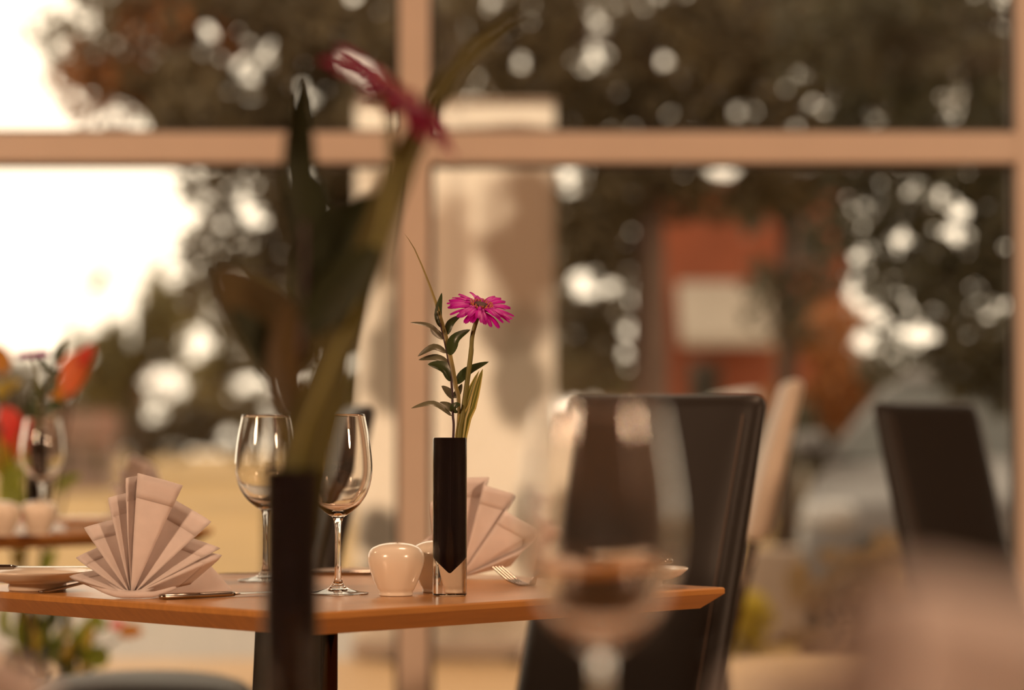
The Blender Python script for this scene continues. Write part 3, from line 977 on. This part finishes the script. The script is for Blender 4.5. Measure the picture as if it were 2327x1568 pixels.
for pts, w_, mt, dy in (
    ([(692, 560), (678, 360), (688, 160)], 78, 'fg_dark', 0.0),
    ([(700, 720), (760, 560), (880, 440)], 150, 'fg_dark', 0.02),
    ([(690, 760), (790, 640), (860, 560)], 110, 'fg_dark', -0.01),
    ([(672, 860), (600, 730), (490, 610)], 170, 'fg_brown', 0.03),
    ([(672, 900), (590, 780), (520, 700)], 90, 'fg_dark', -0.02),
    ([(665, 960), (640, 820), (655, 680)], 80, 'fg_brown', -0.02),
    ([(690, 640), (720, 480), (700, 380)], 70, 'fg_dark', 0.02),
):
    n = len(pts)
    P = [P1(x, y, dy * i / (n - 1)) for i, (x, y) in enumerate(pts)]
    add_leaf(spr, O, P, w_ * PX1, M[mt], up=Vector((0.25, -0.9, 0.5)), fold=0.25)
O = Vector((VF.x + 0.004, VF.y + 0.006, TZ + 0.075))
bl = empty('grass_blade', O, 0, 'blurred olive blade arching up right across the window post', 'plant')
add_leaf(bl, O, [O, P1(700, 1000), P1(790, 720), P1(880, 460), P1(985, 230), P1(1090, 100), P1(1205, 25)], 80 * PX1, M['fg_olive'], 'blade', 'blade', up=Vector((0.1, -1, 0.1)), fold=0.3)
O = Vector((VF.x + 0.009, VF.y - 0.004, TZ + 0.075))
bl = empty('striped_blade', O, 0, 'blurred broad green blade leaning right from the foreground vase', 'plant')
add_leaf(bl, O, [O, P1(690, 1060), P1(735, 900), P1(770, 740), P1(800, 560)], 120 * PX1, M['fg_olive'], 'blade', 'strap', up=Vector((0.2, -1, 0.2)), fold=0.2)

# --- far table arrangement
D2 = 5.58
def P2(x, y, dy=0.0): return px(x, y, D2 + dy)


PX2 = D2 / F
O = Vector((VB.x - 0.004, VB.y, TZ + 0.075))
ger = empty('gerbera', O, 0, 'small blurred magenta gerbera on the far left table', 'flower')
bc = P2(76, 806); nv = Vector((-0.1, -0.12, 1)).normalized()
MB().tube([p_ - O for p_ in catmull([O, P2(88, 985), P2(90, 900), P2(84, 840), bc - nv * 0.005], 6)], 0.0028, 10).build('stem', M['stem'], ger, smooth=True)
make_bloom(ger, bc - O, nv, 0.036, M['petal'], seed=9)
O = Vector((VB.x + 0.005, VB.y, TZ + 0.075))
spr = empty('leaf_sprig', O, 0, 'blurred dark leaf sprig on the far left table', 'plant')
MB().tube([p_ - O for p_ in catmull([O, P2(92, 985), P2(103, 900), P2(122, 830), P2(140, 790)], 6)], 0.0016, 8).build('stem', M['stem_purple'], spr, smooth=True)
for pts, w_, mt in (([(128, 822), (136, 800), (150, 770)], 26, 'leaf_dark'), ([(116, 845), (100, 825), (88, 800)], 16, 'leaf_dark'), ([(112, 865), (124, 850), (140, 842)], 30, 'leaf_dark'),
                    ([(106, 890), (118, 878), (132, 872)], 30, 'leaf_dark'), ([(100, 905), (88, 885), (82, 860)], 24, 'leaf_dark'), ([(98, 940), (120, 925), (148, 920)], 34, 'leaf_dark'),
                    ([(95, 945), (78, 930), (56, 920)], 30, 'leaf_dark'), ([(92, 945), (80, 920), (70, 890)], 24, 'leaf_dark')):
    P = [P2(x, y) for x, y in pts]
    add_leaf(spr, O, P, w_ * PX2 * 1.1, M[mt], up=Vector((0.25, -0.9, 0.5)), fold=0.25)

# ------------------------------------------------------------------ coloured shrub in a pot by the window
D3 = 6.95
def P3(x, y, dy=0.0): return px(x, y, D3 + dy)


PX3 = D3 / F
b0 = px(60, 1500, D3)
O = Vector((b0.x, D3, 0))
shr = empty('potted_shrub', O, 0, 'potted shrub with green, yellow and orange-red leaves at the left edge', 'plant')
MB().lathe([(0, 0), (0.11, 0), (0.15, 0.22), (0.158, 0.225), (0.158, 0.25), (0.14, 0.25), (0.135, 0.215), (0, 0.215)], 32).build('pot', M['terracotta'], shr, smooth=False)
MB().lathe([(0, 0.212), (0.134, 0.212), (0, 0.228)], 24).build('soil', M['soil'], shr)
rnd = random.Random(5)
stems = [(-40, 820, 0), (20, 860, 0.05), (150, 900, -0.04), (180, 820, 0.02), (60, 1000, -0.06), (150, 1110, 0.05), (230, 1440, -0.05), (120, 1420, 0.0), (270, 1450, 0.03), (0, 1060, 0.04)]
for x, y, dy in stems:
    tp = P3(x, y, dy) - O
    MB().tube(catmull([(rnd.uniform(-.03, .03), rnd.uniform(-.03, .03), 0.215), (tp.x * 0.35, tp.y * 0.5, 0.22 + (tp.z - 0.22) * 0.5), tp], 6), 0.0035, 7).build('stem', M['bark_dark'], shr, smooth=True)
leafs = [('sl_orange', (150, 900), (215, 782), 62), ('sl_orange', (140, 860), (200, 800), 50), ('sl_red', (178, 830), (212, 786), 34), ('sl_amber', (125, 925), (150, 850), 48), ('sl_amber', (10, 850), (-10, 780), 50),
         ('sl_red', (40, 985), (0, 925), 50), ('sl_red', (10, 1010), (52, 955), 46), ('sl_orange', (20, 1050), (40, 980), 55), ('sl_yellow', (-10, 900), (48, 868), 38), ('sl_yellow', (10, 1090), (-5, 990), 55),
         ('sl_green', (20, 1170), (30, 1040), 46), ('sl_green', (60, 1150), (10, 1080), 44), ('sl_green', (120, 1120), (185, 1080), 30), ('sl_green', (30, 1120), (60, 1060), 34), ('sl_yellow', (45, 1090), (10, 1020), 30),
         ('sl_green', (200, 1400), (245, 1432), 36), ('sl_amber', (268, 1440), (325, 1438), 36), ('sl_green', (222, 1520), (220, 1465), 52), ('sl_red', (248, 1428), (285, 1415), 22), ('sl_yellow', (80, 1560), (98, 1470), 30), ('sl_red', (20, 1210), (50, 1160), 36),
         ('sl_green', (100, 1300), (130, 1250), 36), ('sl_yellow', (30, 1290), (60, 1240), 36)]
for i in range(64):
    x = rnd.uniform(10, 205); y = rnd.uniform(1400, 1560)
    leafs.append((rnd.choice(['sl_green', 'sl_green', 'leaf_dark', 'sl_yellow']), (x, y + 25), (x + rnd.uniform(-28, 28), y - rnd.uniform(25, 60)), rnd.uniform(16, 30)))
for mt, a, b, w_ in leafs:
    dy = rnd.uniform(-0.1, 0.12)
    m_ = P3((a[0] + b[0]) / 2 + rnd.uniform(-6, 6), (a[1] + b[1]) / 2 - 5, dy + rnd.uniform(-0.02, 0.02))
    add_leaf(shr, O, [P3(*a, dy), m_, P3(*b, dy)], w_ * PX3, M[mt], up=Vector((rnd.uniform(-.4, .4), -0.9, 0.5)))

# ------------------------------------------------------------------ outside: ground
GZ = -0.20
structure(MB().box((0, 9.75, -0.05), (24, 3.7, 0.1)).build('deck', M['deck']))
structure(MB().box((-5.35, 13.55, -0.07), (12.5, 3.9, 0.1)).build('paving', M['paving']))
structure(MB().box((0, 60, GZ - 0.08), (260, 104, 0.1)).build('field', M['drygrass']))
structure(MB().box((1.5, 18.0, GZ - 0.03), (60, 5.0, 0.04)).build('road', M['asphalt']))

# ------------------------------------------------------------------ banner stand
def banner_mat():
    m = bpy.data.materials.new('banner_print'); m.use_nodes = True
    t = m.node_tree; b = t.nodes['Principled BSDF']
    tc_ = t.nodes.new('ShaderNodeTexCoord')
    sep = t.nodes.new('ShaderNodeSeparateXYZ'); t.links.new(tc_.outputs['Object'], sep.inputs[0])
    n = t.nodes.new('ShaderNodeTexNoise'); n.inputs['Scale'].default_value = 7; n.inputs['Detail'].default_value = 4
    t.links.new(tc_.outputs['Object'], n.inputs['Vector'])

    def math_(op, a, b_=None):
        k = t.nodes.new('ShaderNodeMath'); k.operation = op
        for i, s in enumerate((a, b_)):
            if s is None: continue
            if isinstance(s, (int, float)): k.inputs[i].default_value = s
            else: t.links.new(s, k.inputs[i])
        return k.outputs[0]
    cur = None
    base = t.nodes.new('ShaderNodeRGB'); base.outputs[0].default_value = (0.93, 0.88, 0.82, 1)
    cur = base.outputs[0]
    # (x, z, rx, rz, colour, strength): printed blotches of the picture, metres from the foot of the sheet
    for x, z, rx, rz_, c, s in ((0.30, 1.68, 0.20, 0.34, (0.30, 0.19, 0.12), 0.85), (-0.02, 1.62, 0.10, 0.30, (0.42, 0.28, 0.19), 0.6), (0.24, 1.33, 0.16, 0.12, (0.30, 0.23, 0.18), 0.8), (0.26, 1.12, 0.12, 0.20, (0.32, 0.27, 0.22), 0.8),
                               (-0.27, 1.22, 0.10, 0.24, (0.30, 0.25, 0.20), 0.8), (-0.27, 1.72, 0.14, 0.26, (0.30, 0.22, 0.14), 0.8), (-0.30, 0.52, 0.10, 0.10, (0.20, 0.18, 0.16), 0.9), (-0.30, 0.28, 0.11, 0.13, (0.18, 0.16, 0.15), 0.9),
                               (0.33, 0.50, 0.10, 0.22, (0.34, 0.28, 0.22), 0.8), (0.22, 2.13, 0.22, 0.045, (0.28, 0.16, 0.09), 0.9), (0.05, 0.16, 0.3, 0.05, (0.5, 0.42, 0.34), 0.6)):
        dx = math_('DIVIDE', math_('SUBTRACT', sep.outputs[0], x), rx)
        dz = math_('DIVIDE', math_('SUBTRACT', sep.outputs[2], z), rz_)
        d2 = math_('ADD', math_('MULTIPLY', dx, dx), math_('MULTIPLY', dz, dz))
        d2 = math_('ADD', d2, math_('MULTIPLY', math_('SUBTRACT', n.outputs['Fac'], 0.5), 2.2))
        f_ = t.nodes.new('ShaderNodeMapRange'); f_.inputs['From Min'].default_value = 0.5; f_.inputs['From Max'].default_value = 1.3
        f_.inputs['To Min'].default_value = s; f_.inputs['To Max'].default_value = 0.0
        t.links.new(d2, f_.inputs['Value'])
        mx = t.nodes.new('ShaderNodeMix'); mx.data_type = 'RGBA'
        t.links.new(f_.outputs['Result'], mx.inputs['Factor']); t.links.new(cur, mx.inputs['A']); mx.inputs['B'].default_value = (*c, 1)
        cur = mx.outputs['Result']
    t.links.new(cur, b.inputs['Base Color']); b.inputs['Roughness'].default_value = 0.7
    tr = t.nodes.new('ShaderNodeBsdfTranslucent'); t.links.new(cur, tr.inputs['Color'])
    ms = t.nodes.new('ShaderNodeMixShader'); ms.inputs['Fac'].default_value = 0.5
    t.links.new(b.outputs['BSDF'], ms.inputs[1]); t.links.new(tr.outputs['BSDF'], ms.inputs[2]); t.links.new(ms.outputs['Shader'], t.nodes['Material Output'].inputs['Surface'])
    return m


DB = 11.5
bl_, br_ = px(806, 1480, DB), px(1262, 1480, DB)
bt = px(1030, 226, DB).z
bx = (bl_.x + br_.x) / 2
bw = br_.x - bl_.x
ban = empty('banner_stand', (bx, DB, 0.0), 0, 'tall pale printed roll-up banner standing outside behind the window post', 'banner')
m = MB(); rows = []
for j in range(21):
    v = j / 20
    z = 0.09 + (bt - 0.11) * v
    rows.append([(-bw / 2 + bw * i / 12, 0.012 * math.sin(3 * v) + 0.006 * math.sin(PI * i / 12), z) for i in range(13)])
m.grid(rows); m.build('printed_sheet', banner_mat(), ban, smooth=True, solid=0.002)
MB().box((0, 0, 0.05), (bw + 0.02, 0.10, 0.08)).build('base_cassette', M['stone'], ban, bevel=0.02)
for s in (-1, 1): MB().box((s * bw * 0.3, 0, 0.006), (0.05, 0.3, 0.012)).build('foot', M['black_metal'], ban)
MB().tube([(-bw / 2, 0, bt - 0.01), (bw / 2, 0, bt - 0.01)], 0.012, 12).build('top_rail', M['stone'], ban, smooth=True)
MB().tube([(0, 0.03, 0.08), (0, 0.03, bt - 0.01)], 0.01, 8).build('support_pole', M['dark_chrome'], ban, smooth=True)


# ------------------------------------------------------------------ trees
def scatter(name, parent, O, blobs, n, size, mat, seed, thr=0.0, nscale=3.0, thr2=-0.30):
    rg = np.random.default_rng(seed)
    vol = np.array([b_[2] * b_[3] * b_[6] if len(b_) > 6 else b_[2] * b_[3] for b_ in blobs], float)
    vol /= vol.sum()
    V = []; Fc = []
    for bi, b_ in enumerate(blobs):
        cx, cy_, rx, ry, d, rd = b_[:6]
        dens = b_[6] if len(b_) > 6 else 1.0
        cnt = int(n * vol[bi])
        c = px(cx, cy_, d); s = d / F
        u = rg.normal(size=(cnt, 3)); u /= np.linalg.norm(u, axis=1)[:, None]
        r_ = rg.random(cnt) ** (1 / 2.2)
        pts = u * r_[:, None] * np.array([rx * s, rd, ry * s]) + np.array(c)
        for p_ in pts:
            if p_[2] < GZ + 0.05: continue
            nv_ = noise.noise(Vector(p_ * np.array([1, 0.15, 1])) * nscale + Vector((seed * 7.1, 0, 0)))
            if nv_ < thr: continue
            n2_ = noise.noise(Vector(p_ * np.array([1, 0.1, 1])) * nscale * 2.3 + Vector((seed * 3.3, 9, 0)))
            if n2_ < thr2: continue
            t_ = Vector(rg.normal(size=3)).normalized(); sd = t_.orthogonal().normalized()
            sd = (Matrix.Rotation(rg.random() * 6.28, 3, t_) @ sd)
            nr = t_.cross(sd)
            L_ = size * rg.uniform(0.7, 1.3); W_ = L_ * 0.27
            p0_ = Vector(p_) - O
            b0_ = len(V)
            V += [p0_ - t_ * L_ / 2, p0_ - t_ * L_ * 0.1 + sd * W_ + nr * W_ * 0.3, p0_ + t_ * L_ / 2, p0_ - t_ * L_ * 0.1 - sd * W_ + nr * W_ * 0.3]
            Fc += [(b0_, b0_ + 1, b0_ + 2), (b0_, b0_ + 2, b0_ + 3)]
    m_ = MB(); m_.v = [tuple(v_) for v_ in V]; m_.f = Fc
    return m_.build(name, mat, parent, fix=False)


def tree(name, tx, d, trunk_px, label, bark, blobs, n, size, mat, seed, thr=0.0, nscale=3.0, cat='tree', top=None, base_z=GZ - 0.02, bend=0.0, extra=None):
    b = px(tx, 1000, d); O = Vector((b.x, d, base_z))
    t = empty(name, O, 0, label, cat)
    s = d / F
    tr = trunk_px / 2 * s
    ztop = top if top else max(px(b_[0], b_[1], b_[4]).z for b_ in blobs)
    MB().tube([(bend * k * k * 0.6, 0, (ztop - base_z) * k) for k in np.linspace(0, 1, 8)], [tr * (1.25 if k == 0 else 1.0) * (1 - 0.55 * k) for k in np.linspace(0, 1, 8)], 14).build('trunk', bark, t, smooth=True)
    for b_ in blobs:
        c = px(b_[0], b_[1], b_[4]) - O
        zz = max(0.3, min(c.z - 0.25 * abs(c.x), ztop - base_z - 0.2))
        st_ = Vector((bend * (zz / (ztop - base_z)) ** 2 * 0.6, 0, zz))
        mid = st_.lerp(c, 0.5) + Vector((0, 0, 0.12))
        MB().tube(catmull([st_, mid, c], 5), [tr * 0.35 * (1 - 0.085 * i) for i in range(11)], 7).build('branch', bark, t, smooth=True)
    scatter('foliage', t, O, blobs, n, size, mat, seed, thr, nscale)
    if extra:
        for nm, bl2, n2, sz, mt in extra: scatter(nm, t, O, bl2, n2, sz, mt, seed + 50, thr, nscale)
    return t


tree('tree', 1010, 17, 110, 'big tree whose dark leaves fill the upper left panes', M['bark_dark'],
     [(330, 40, 270, 190, 17, 1.0), (300, 210, 110, 90, 17, 0.5), (600, 60, 380, 300, 17.5, 1.2), (820, 180, 260, 300, 17, 1.0), (430, 250, 200, 130, 16.5, 0.7), (640, 380, 260, 150, 17, 0.8, 0.8),
      (780, 560, 200, 240, 17.5, 0.8, 0.9), (560, 470, 120, 110, 17, 0.5, 0.4), (480, 620, 90, 120, 17, 0.5, 0.5), (620, 660, 170, 200, 17.5, 0.6, 0.6)],
     22000, 0.10, M['foliage'], 3, thr=-0.20, nscale=4.2,
     extra=[('autumn_foliage', [(250, 190, 150, 120, 16.8, 0.6), (420, 60, 160, 120, 16.8, 0.6)], 900, 0.10, M['foliage_rust'])])
tree('tree', 1475, 22, 108, 'tree with straight brown trunk standing right of the banner', M['bark'],
     [(1120, 60, 300, 300, 22, 1.4), (1420, 110, 360, 330, 22.5, 1.6), (1750, 120, 360, 330, 22, 1.4), (1350, 400, 130, 180, 22, 0.8), (1620, 400, 300, 110, 22, 0.8, 1.0), (1330, 590, 130, 230, 22, 0.6, 0.9), (1320, 780, 120, 160, 22, 0.6, 0.8), (2000, 120, 300, 300, 22, 1.2, 0.8)],
     24000, 0.13, M['foliage'], 11, thr=-0.26, nscale=3.5)
tree('tree', 1788, 26, 60, 'dark slim tree in front of the red brick building', M['bark_dark'],
     [(1790, 420, 140, 160, 26, 0.8), (1800, 640, 130, 160, 26, 0.6, 0.5), (1700, 430, 120, 90, 26, 0.5, 0.6)],
     2600, 0.13, M['foliage_dark'], 21, thr=-0.1, nscale=2.4)
tree('tree', 2480, 14, 140, 'dark leafy tree overhanging the car at the right', M['bark_dark'],
     [(2050, 60, 330, 280, 14.5, 0.9), (2200, 260, 190, 190, 14, 0.7), (1990, 330, 150, 130, 14.5, 0.5), (2200, 470, 200, 220, 14, 0.6, 0.75), (2010, 520, 170, 170, 14.5, 0.5, 0.6), (2150, 690, 200, 160, 14, 0.6, 0.9), (2260, 820, 150, 130, 14.5, 0.4)],
     17000, 0.08, M['foliage_dark'], 31, thr=-0.15, nscale=5.6)
tree('tree', 310, 60, 26, 'distant round tree against the white sky at the left', M['bark_dark'],
     [(310, 680, 110, 100, 60, 1.6), (250, 790, 100, 100, 60, 1.4, 0.7), (390, 790, 90, 130, 60, 1.4, 0.8), (320, 870, 170, 70, 60, 1.5)],
     5000, 0.26, M['foliage_olive'], 41, thr=-0.12, nscale=0.8)
tree('tree', 640, 42, 40, 'olive tree across the field, behind the foreground flowers', M['bark_dark'],
     [(560, 700, 150, 160, 42, 1.4), (700, 720, 170, 220, 42, 1.5), (500, 840, 80, 90, 42, 1.0, 0.6), (760, 880, 150, 110, 42, 1.2)],
     6500, 0.22, M['foliage_olive'], 51, thr=-0.14, nscale=1.1)


def bush(label, blobs, n, size, mat, seed, thr=-0.4, nscale=1.0, cat='bush'):
    c = px(blobs[0][0], 1000, blobs[0][4]); O = Vector((c.x, c.y, GZ))
    t = empty('bush', O, 0, label, cat)
    for i, b_ in enumerate(blobs):
        e = px(b_[0], b_[1], b_[4]) - O
        for k in range(2):
            MB().tube([(e.x + 0.1 * k, e.y, 0), (e.x, e.y, max(e.z, 0.15))], 0.025, 6).build('stem', M['bark_dark'], t)
    scatter('foliage', t, O, blobs, n, size, mat, seed, thr, nscale)
    return t


bush('long dark hedge along the far side of the field at the left', [(60, 930, 240, 120, 66, 2.0), (330, 960, 240, 90, 64, 2.0), (620, 960, 240, 90, 64, 2.0), (880, 940, 200, 110, 64, 2.0)], 7000, 0.30, M['foliage'], 61, nscale=0.5)
bush('olive bush between the banner and the brown trunk', [(1340, 900, 110, 130, 30, 1.0), (1240, 950, 90, 100, 30, 1.0)], 2600, 0.16, M['foliage_olive'], 62)
bush('rust-coloured autumn bush in front of the brick building', [(1890, 830, 130, 150, 29, 1.0), (1840, 930, 120, 80, 29, 0.8)], 2600, 0.15, M['foliage_rust'], 63)
bush('very dark hedge behind the car roof', [(2130, 880, 240, 110, 24, 1.0), (2280, 840, 150, 140, 24, 0.8), (1880, 990, 170, 80, 24, 0.8)], 5200, 0.13, M['foliage_dark'], 64)
bush('low straw-coloured shrub on the ground in front of the car', [(1900, 1330, 120, 80, 12.4, 0.25), (2020, 1300, 80, 90, 12.4, 0.25), (1900, 1450, 110, 60, 12.4, 0.25), (2000, 1430, 90, 80, 12.4, 0.25)], 2600, 0.07, M['dry_leaf'], 65, nscale=3)
bush('small yellow-green plant by the dark chair at the right', [(1690, 1400, 70, 60, 12.6, 0.2), (1680, 1490, 70, 60, 12.6, 0.2)], 700, 0.07, M['sl_yellow'], 66, nscale=3)

# ------------------------------------------------------------------ brick building, house, van
DBB = 36.0
a = px(1500, 430, DBB); b_ = px(1925, 430, DBB)
bb = empty('brick_building', ((a.x + b_.x) / 2, DBB, GZ), 0, 'red brick building with pale awning behind the trees', 'building')
W_ = b_.x - a.x; H_ = a.z - GZ
MB().box((0, 1.5, H_ / 2), (W_, 3.0, H_)).build('wall', M['brick'], bb)
MB().box((0, 1.5, H_ + 0.08), (W_ + 0.3, 3.3, 0.16)).build('roof', M['roof_tile'], bb)
aw0 = px(1540, 640, DBB) ; aw1 = px(1750, 790, DBB)
ox = (a.x + b_.x) / 2
m = MB(); m.prism([(0.0, aw0.z - GZ), (-0.75, aw1.z - GZ + 0.12), (-0.75, aw1.z - GZ), (-0.72, aw1.z - GZ), (0.0, aw0.z - GZ - 0.15)], aw0.x - ox, aw1.x - ox)
m.build('awning', M['awning'], bb)
for x0, x1, y0, y1 in ((1560, 1640, 820, 960), (1800, 1870, 500, 600)):
    p_ = px(x0, y0, DBB); q_ = px(x1, y1, DBB)
    w = MB().box(((p_.x + q_.x) / 2 - ox, -0.02, (p_.z + q_.z) / 2 - GZ), (q_.x - p_.x, 0.08, p_.z - q_.z)).build('window', M['roof_tile'], bb)
    MB().box(((p_.x + q_.x) / 2 - ox, -0.065, (p_.z + q_.z) / 2 - GZ), (q_.x - p_.x - 0.1, 0.02, p_.z - q_.z - 0.1)).build('pane', M['winglass'], w)
a = px(195, 940, 50); 
hs = empty('house', (a.x, 50, GZ), 0, 'small pinkish house beyond the field at the left', 'house')
hs.scale = (0.42, 0.6, 0.62)
MB().box((0, 0, 0.75), (2.4, 1.6, 1.5)).build('wall', M['render_wall'], hs)
MB().prism([(-1.0, 1.5), (1.0, 1.5), (0, 2.2)], -1.35, 1.35).build('roof', M['roof_tile'], hs)
for x in (-0.6, 0.6): MB().box((x, -0.82, 0.8), (0.5, 0.06, 0.6)).build('window', M['winglass'], hs)

# ------------------------------------------------------------------ cars
def make_car(name, loc, rz, label, paint, cat='car', van=False):
    """nose towards local -y"""
    c = empty(name, loc, rz, label, cat)
    Wd = 1.74
    # lower body: cross sections along the length
    secs = [(-2.02, 0.60, 0.30, 0.66), (-1.98, 0.74, 0.22, 0.74), (-1.75, 0.82, 0.18, 0.84), (-1.2, 0.865, 0.17, 0.93), (-0.85, 0.87, 0.17, 0.97), (0.0, 0.87, 0.17, 0.97), (1.0, 0.87, 0.17, 0.99), (1.7, 0.85, 0.19, 1.0), (2.0, 0.76, 0.26, 0.95), (2.06, 0.62, 0.34, 0.85)]
    rows = []
    for y, hw, z0, z1_ in secs:
        rows.append([(-hw * 0.93, y, z0), (-hw, y, z0 + 0.12), (-hw, y, z1_ - 0.16), (-hw * 0.93, y, z1_ - 0.03), (-hw * 0.6, y, z1_), (0, y, z1_ + 0.02), (hw * 0.6, y, z1_), (hw * 0.93, y, z1_ - 0.03), (hw, y, z1_ - 0.16), (hw, y, z0 + 0.12), (hw * 0.93, y, z0)])
    m = MB().grid(rows, closed=True)
    n = 11; m.f.append(tuple(range(n))); L_ = len(m.v); m.f.append(tuple(range(L_ - 1, L_ - n - 1, -1)))
    m.build('body', paint, c, smooth=True, bevel=0.02)
    # cabin: pillars and roof
    prof = [(-0.92, 0.95, 0.80), (-0.18, 1.40, 0.60), (0.1, 1.46, 0.585), (1.2, 1.43, 0.585), (1.55, 1.33, 0.60), (1.98, 0.97, 0.74)]
    rt = MB(); rows = []
    for y, z, hw in prof[1:5]:
        rows.append([(-hw, y, z - 0.05), (-hw * 0.85, y, z), (0, y, z + 0.025), (hw * 0.85, y, z), (hw, y, z - 0.05)])
    rt.grid(rows).build('roof', paint, c, smooth=True, solid=0.04)
    for s in (-1, 1):
        MB().tube([(s * 0.80, -0.92, 0.95), (s * 0.60, -0.18, 1.36)], 0.035, 8).build('pillar', paint, c, smooth=True)
        MB().tube([(s * 0.74, 1.98, 0.97), (s * 0.60, 1.5, 1.32)], 0.05, 8).build('pillar', paint, c, smooth=True)
        MB().tube([(s * 0.80, 0.3, 0.96), (s * 0.585, 0.3, 1.41)], 0.035, 8).build('pillar', M['rubber'], c, smooth=True)
        g_ = MB().grid([[(s * 0.815, -0.85, 0.96), (s * 0.815, 1.9, 0.98)], [(s * 0.60, -0.18, 1.37), (s * 0.60, 1.5, 1.32)]])
        g_.build('side_window', M['winglass'], c, solid=0.01)
        mr_ = MB().tube([(s * 0.86, -0.72, 1.0), (s * 0.93, -0.70, 1.04), (s * 1.02, -0.70, 1.04), (s * 1.05, -0.70, 1.04)], [0.03, 0.085, 0.085, 0.05], 12)
        mr_.build('wing_mirror', paint, c, smooth=True)
        MB().lathe([(0, 0), (0.10, 0.0), (0.12, 0.05), (0.07, 0.12), (0, 0.14)], 20).build('headlight', M['lamp_lens'], c, smooth=True)
        h_ = [q for q in c.children if q.name.startswith('headlight')][-1]
        h_.location = (s * 0.60, -1.90, 0.66); h_.rotation_euler = (R(80), 0, R(s * 20)); h_.scale = (1.5, 0.9, 1)
        for y in (-1.28, 1.28):
            w_ = empty('wheel', (s * 0.80, y, 0.31)); w_.parent = c; w_.rotation_euler = (0, R(90), 0)
            for nm, pr, mt in (('tyre', [(0.20, -0.1), (0.29, -0.1), (0.312, -0.06), (0.312, 0.06), (0.29, 0.1), (0.20, 0.1), (0.20, -0.1)], M['rubber']), ('hub', [(0, -0.08), (0.2, -0.09), (0.2, 0.09), (0, 0.08)], M['steel'])):
                MB().lathe(pr, 28).build(nm, mt, w_, smooth=False)
    MB().grid([[(-0.78, -0.90, 0.965), (0.78, -0.90, 0.965)], [(-0.58, -0.20, 1.385), (0.58, -0.20, 1.385)]]).build('windscreen', M['winglass'], c, solid=0.01)
    MB().grid([[(-0.70, 1.97, 0.98), (0.70, 1.97, 0.98)], [(-0.58, 1.56, 1.33), (0.58, 1.56, 1.33)]]).build('rear_window', M['winglass'], c, solid=0.01)
    MB().box((0, -2.03, 0.50), (0.9, 0.04, 0.14)).build('grille', M['rubber'], c, bevel=0.01)
    MB().box((0, -2.055, 0.36), (0.52, 0.02, 0.11)).build('number_plate', M['plate_yellow'], c, bevel=0.004)
    return c


# front right corner of the silver car at px 1812
cc = px(1806, 1100, 15.0)
rz = R(-17)
off = Matrix.Rotation(rz, 3, 'Z') @ Vector((-0.80, -1.95, 0))
make_car('silver_car', (cc.x - off.x, cc.y - off.y, GZ - 0.01), rz, 'silver car parked outside behind the blurred right-hand chair', M['car_paint'])
vv = px(1690, 880, 31)
make_car('pale_car', (vv.x, 31.5, GZ), R(-75), 'pale car parked in front of the red brick building', M['van_paint'])

# stone pieces on the ground right of the dark chair
a = px(1708, 1300, 14.6)
sb = MB().lathe([(0, 0), (0.09, 0.0), (0.12, 0.05), (0.125, 0.13), (0.10, 0.22), (0.06, 0.26), (0, 0.27)], 24, (a.x, 14.6, GZ)).build('stone_planter', M['stone'], smooth=True)
tag(sb, 'pale rounded stone planter outside, just right of the dark chair back', 'planter')
a = px(1690, 1245, 15.4); b2 = px(1830, 1245, 15.4)
kb = MB().box(((a.x + b2.x) / 2, 15.4, (a.z + GZ) / 2), (b2.x - a.x, 0.25, a.z - GZ)).build('low_wall', M['stone'], bevel=0.02)
tag(kb, 'low stone wall outside beneath the pale cream chair', 'wall')
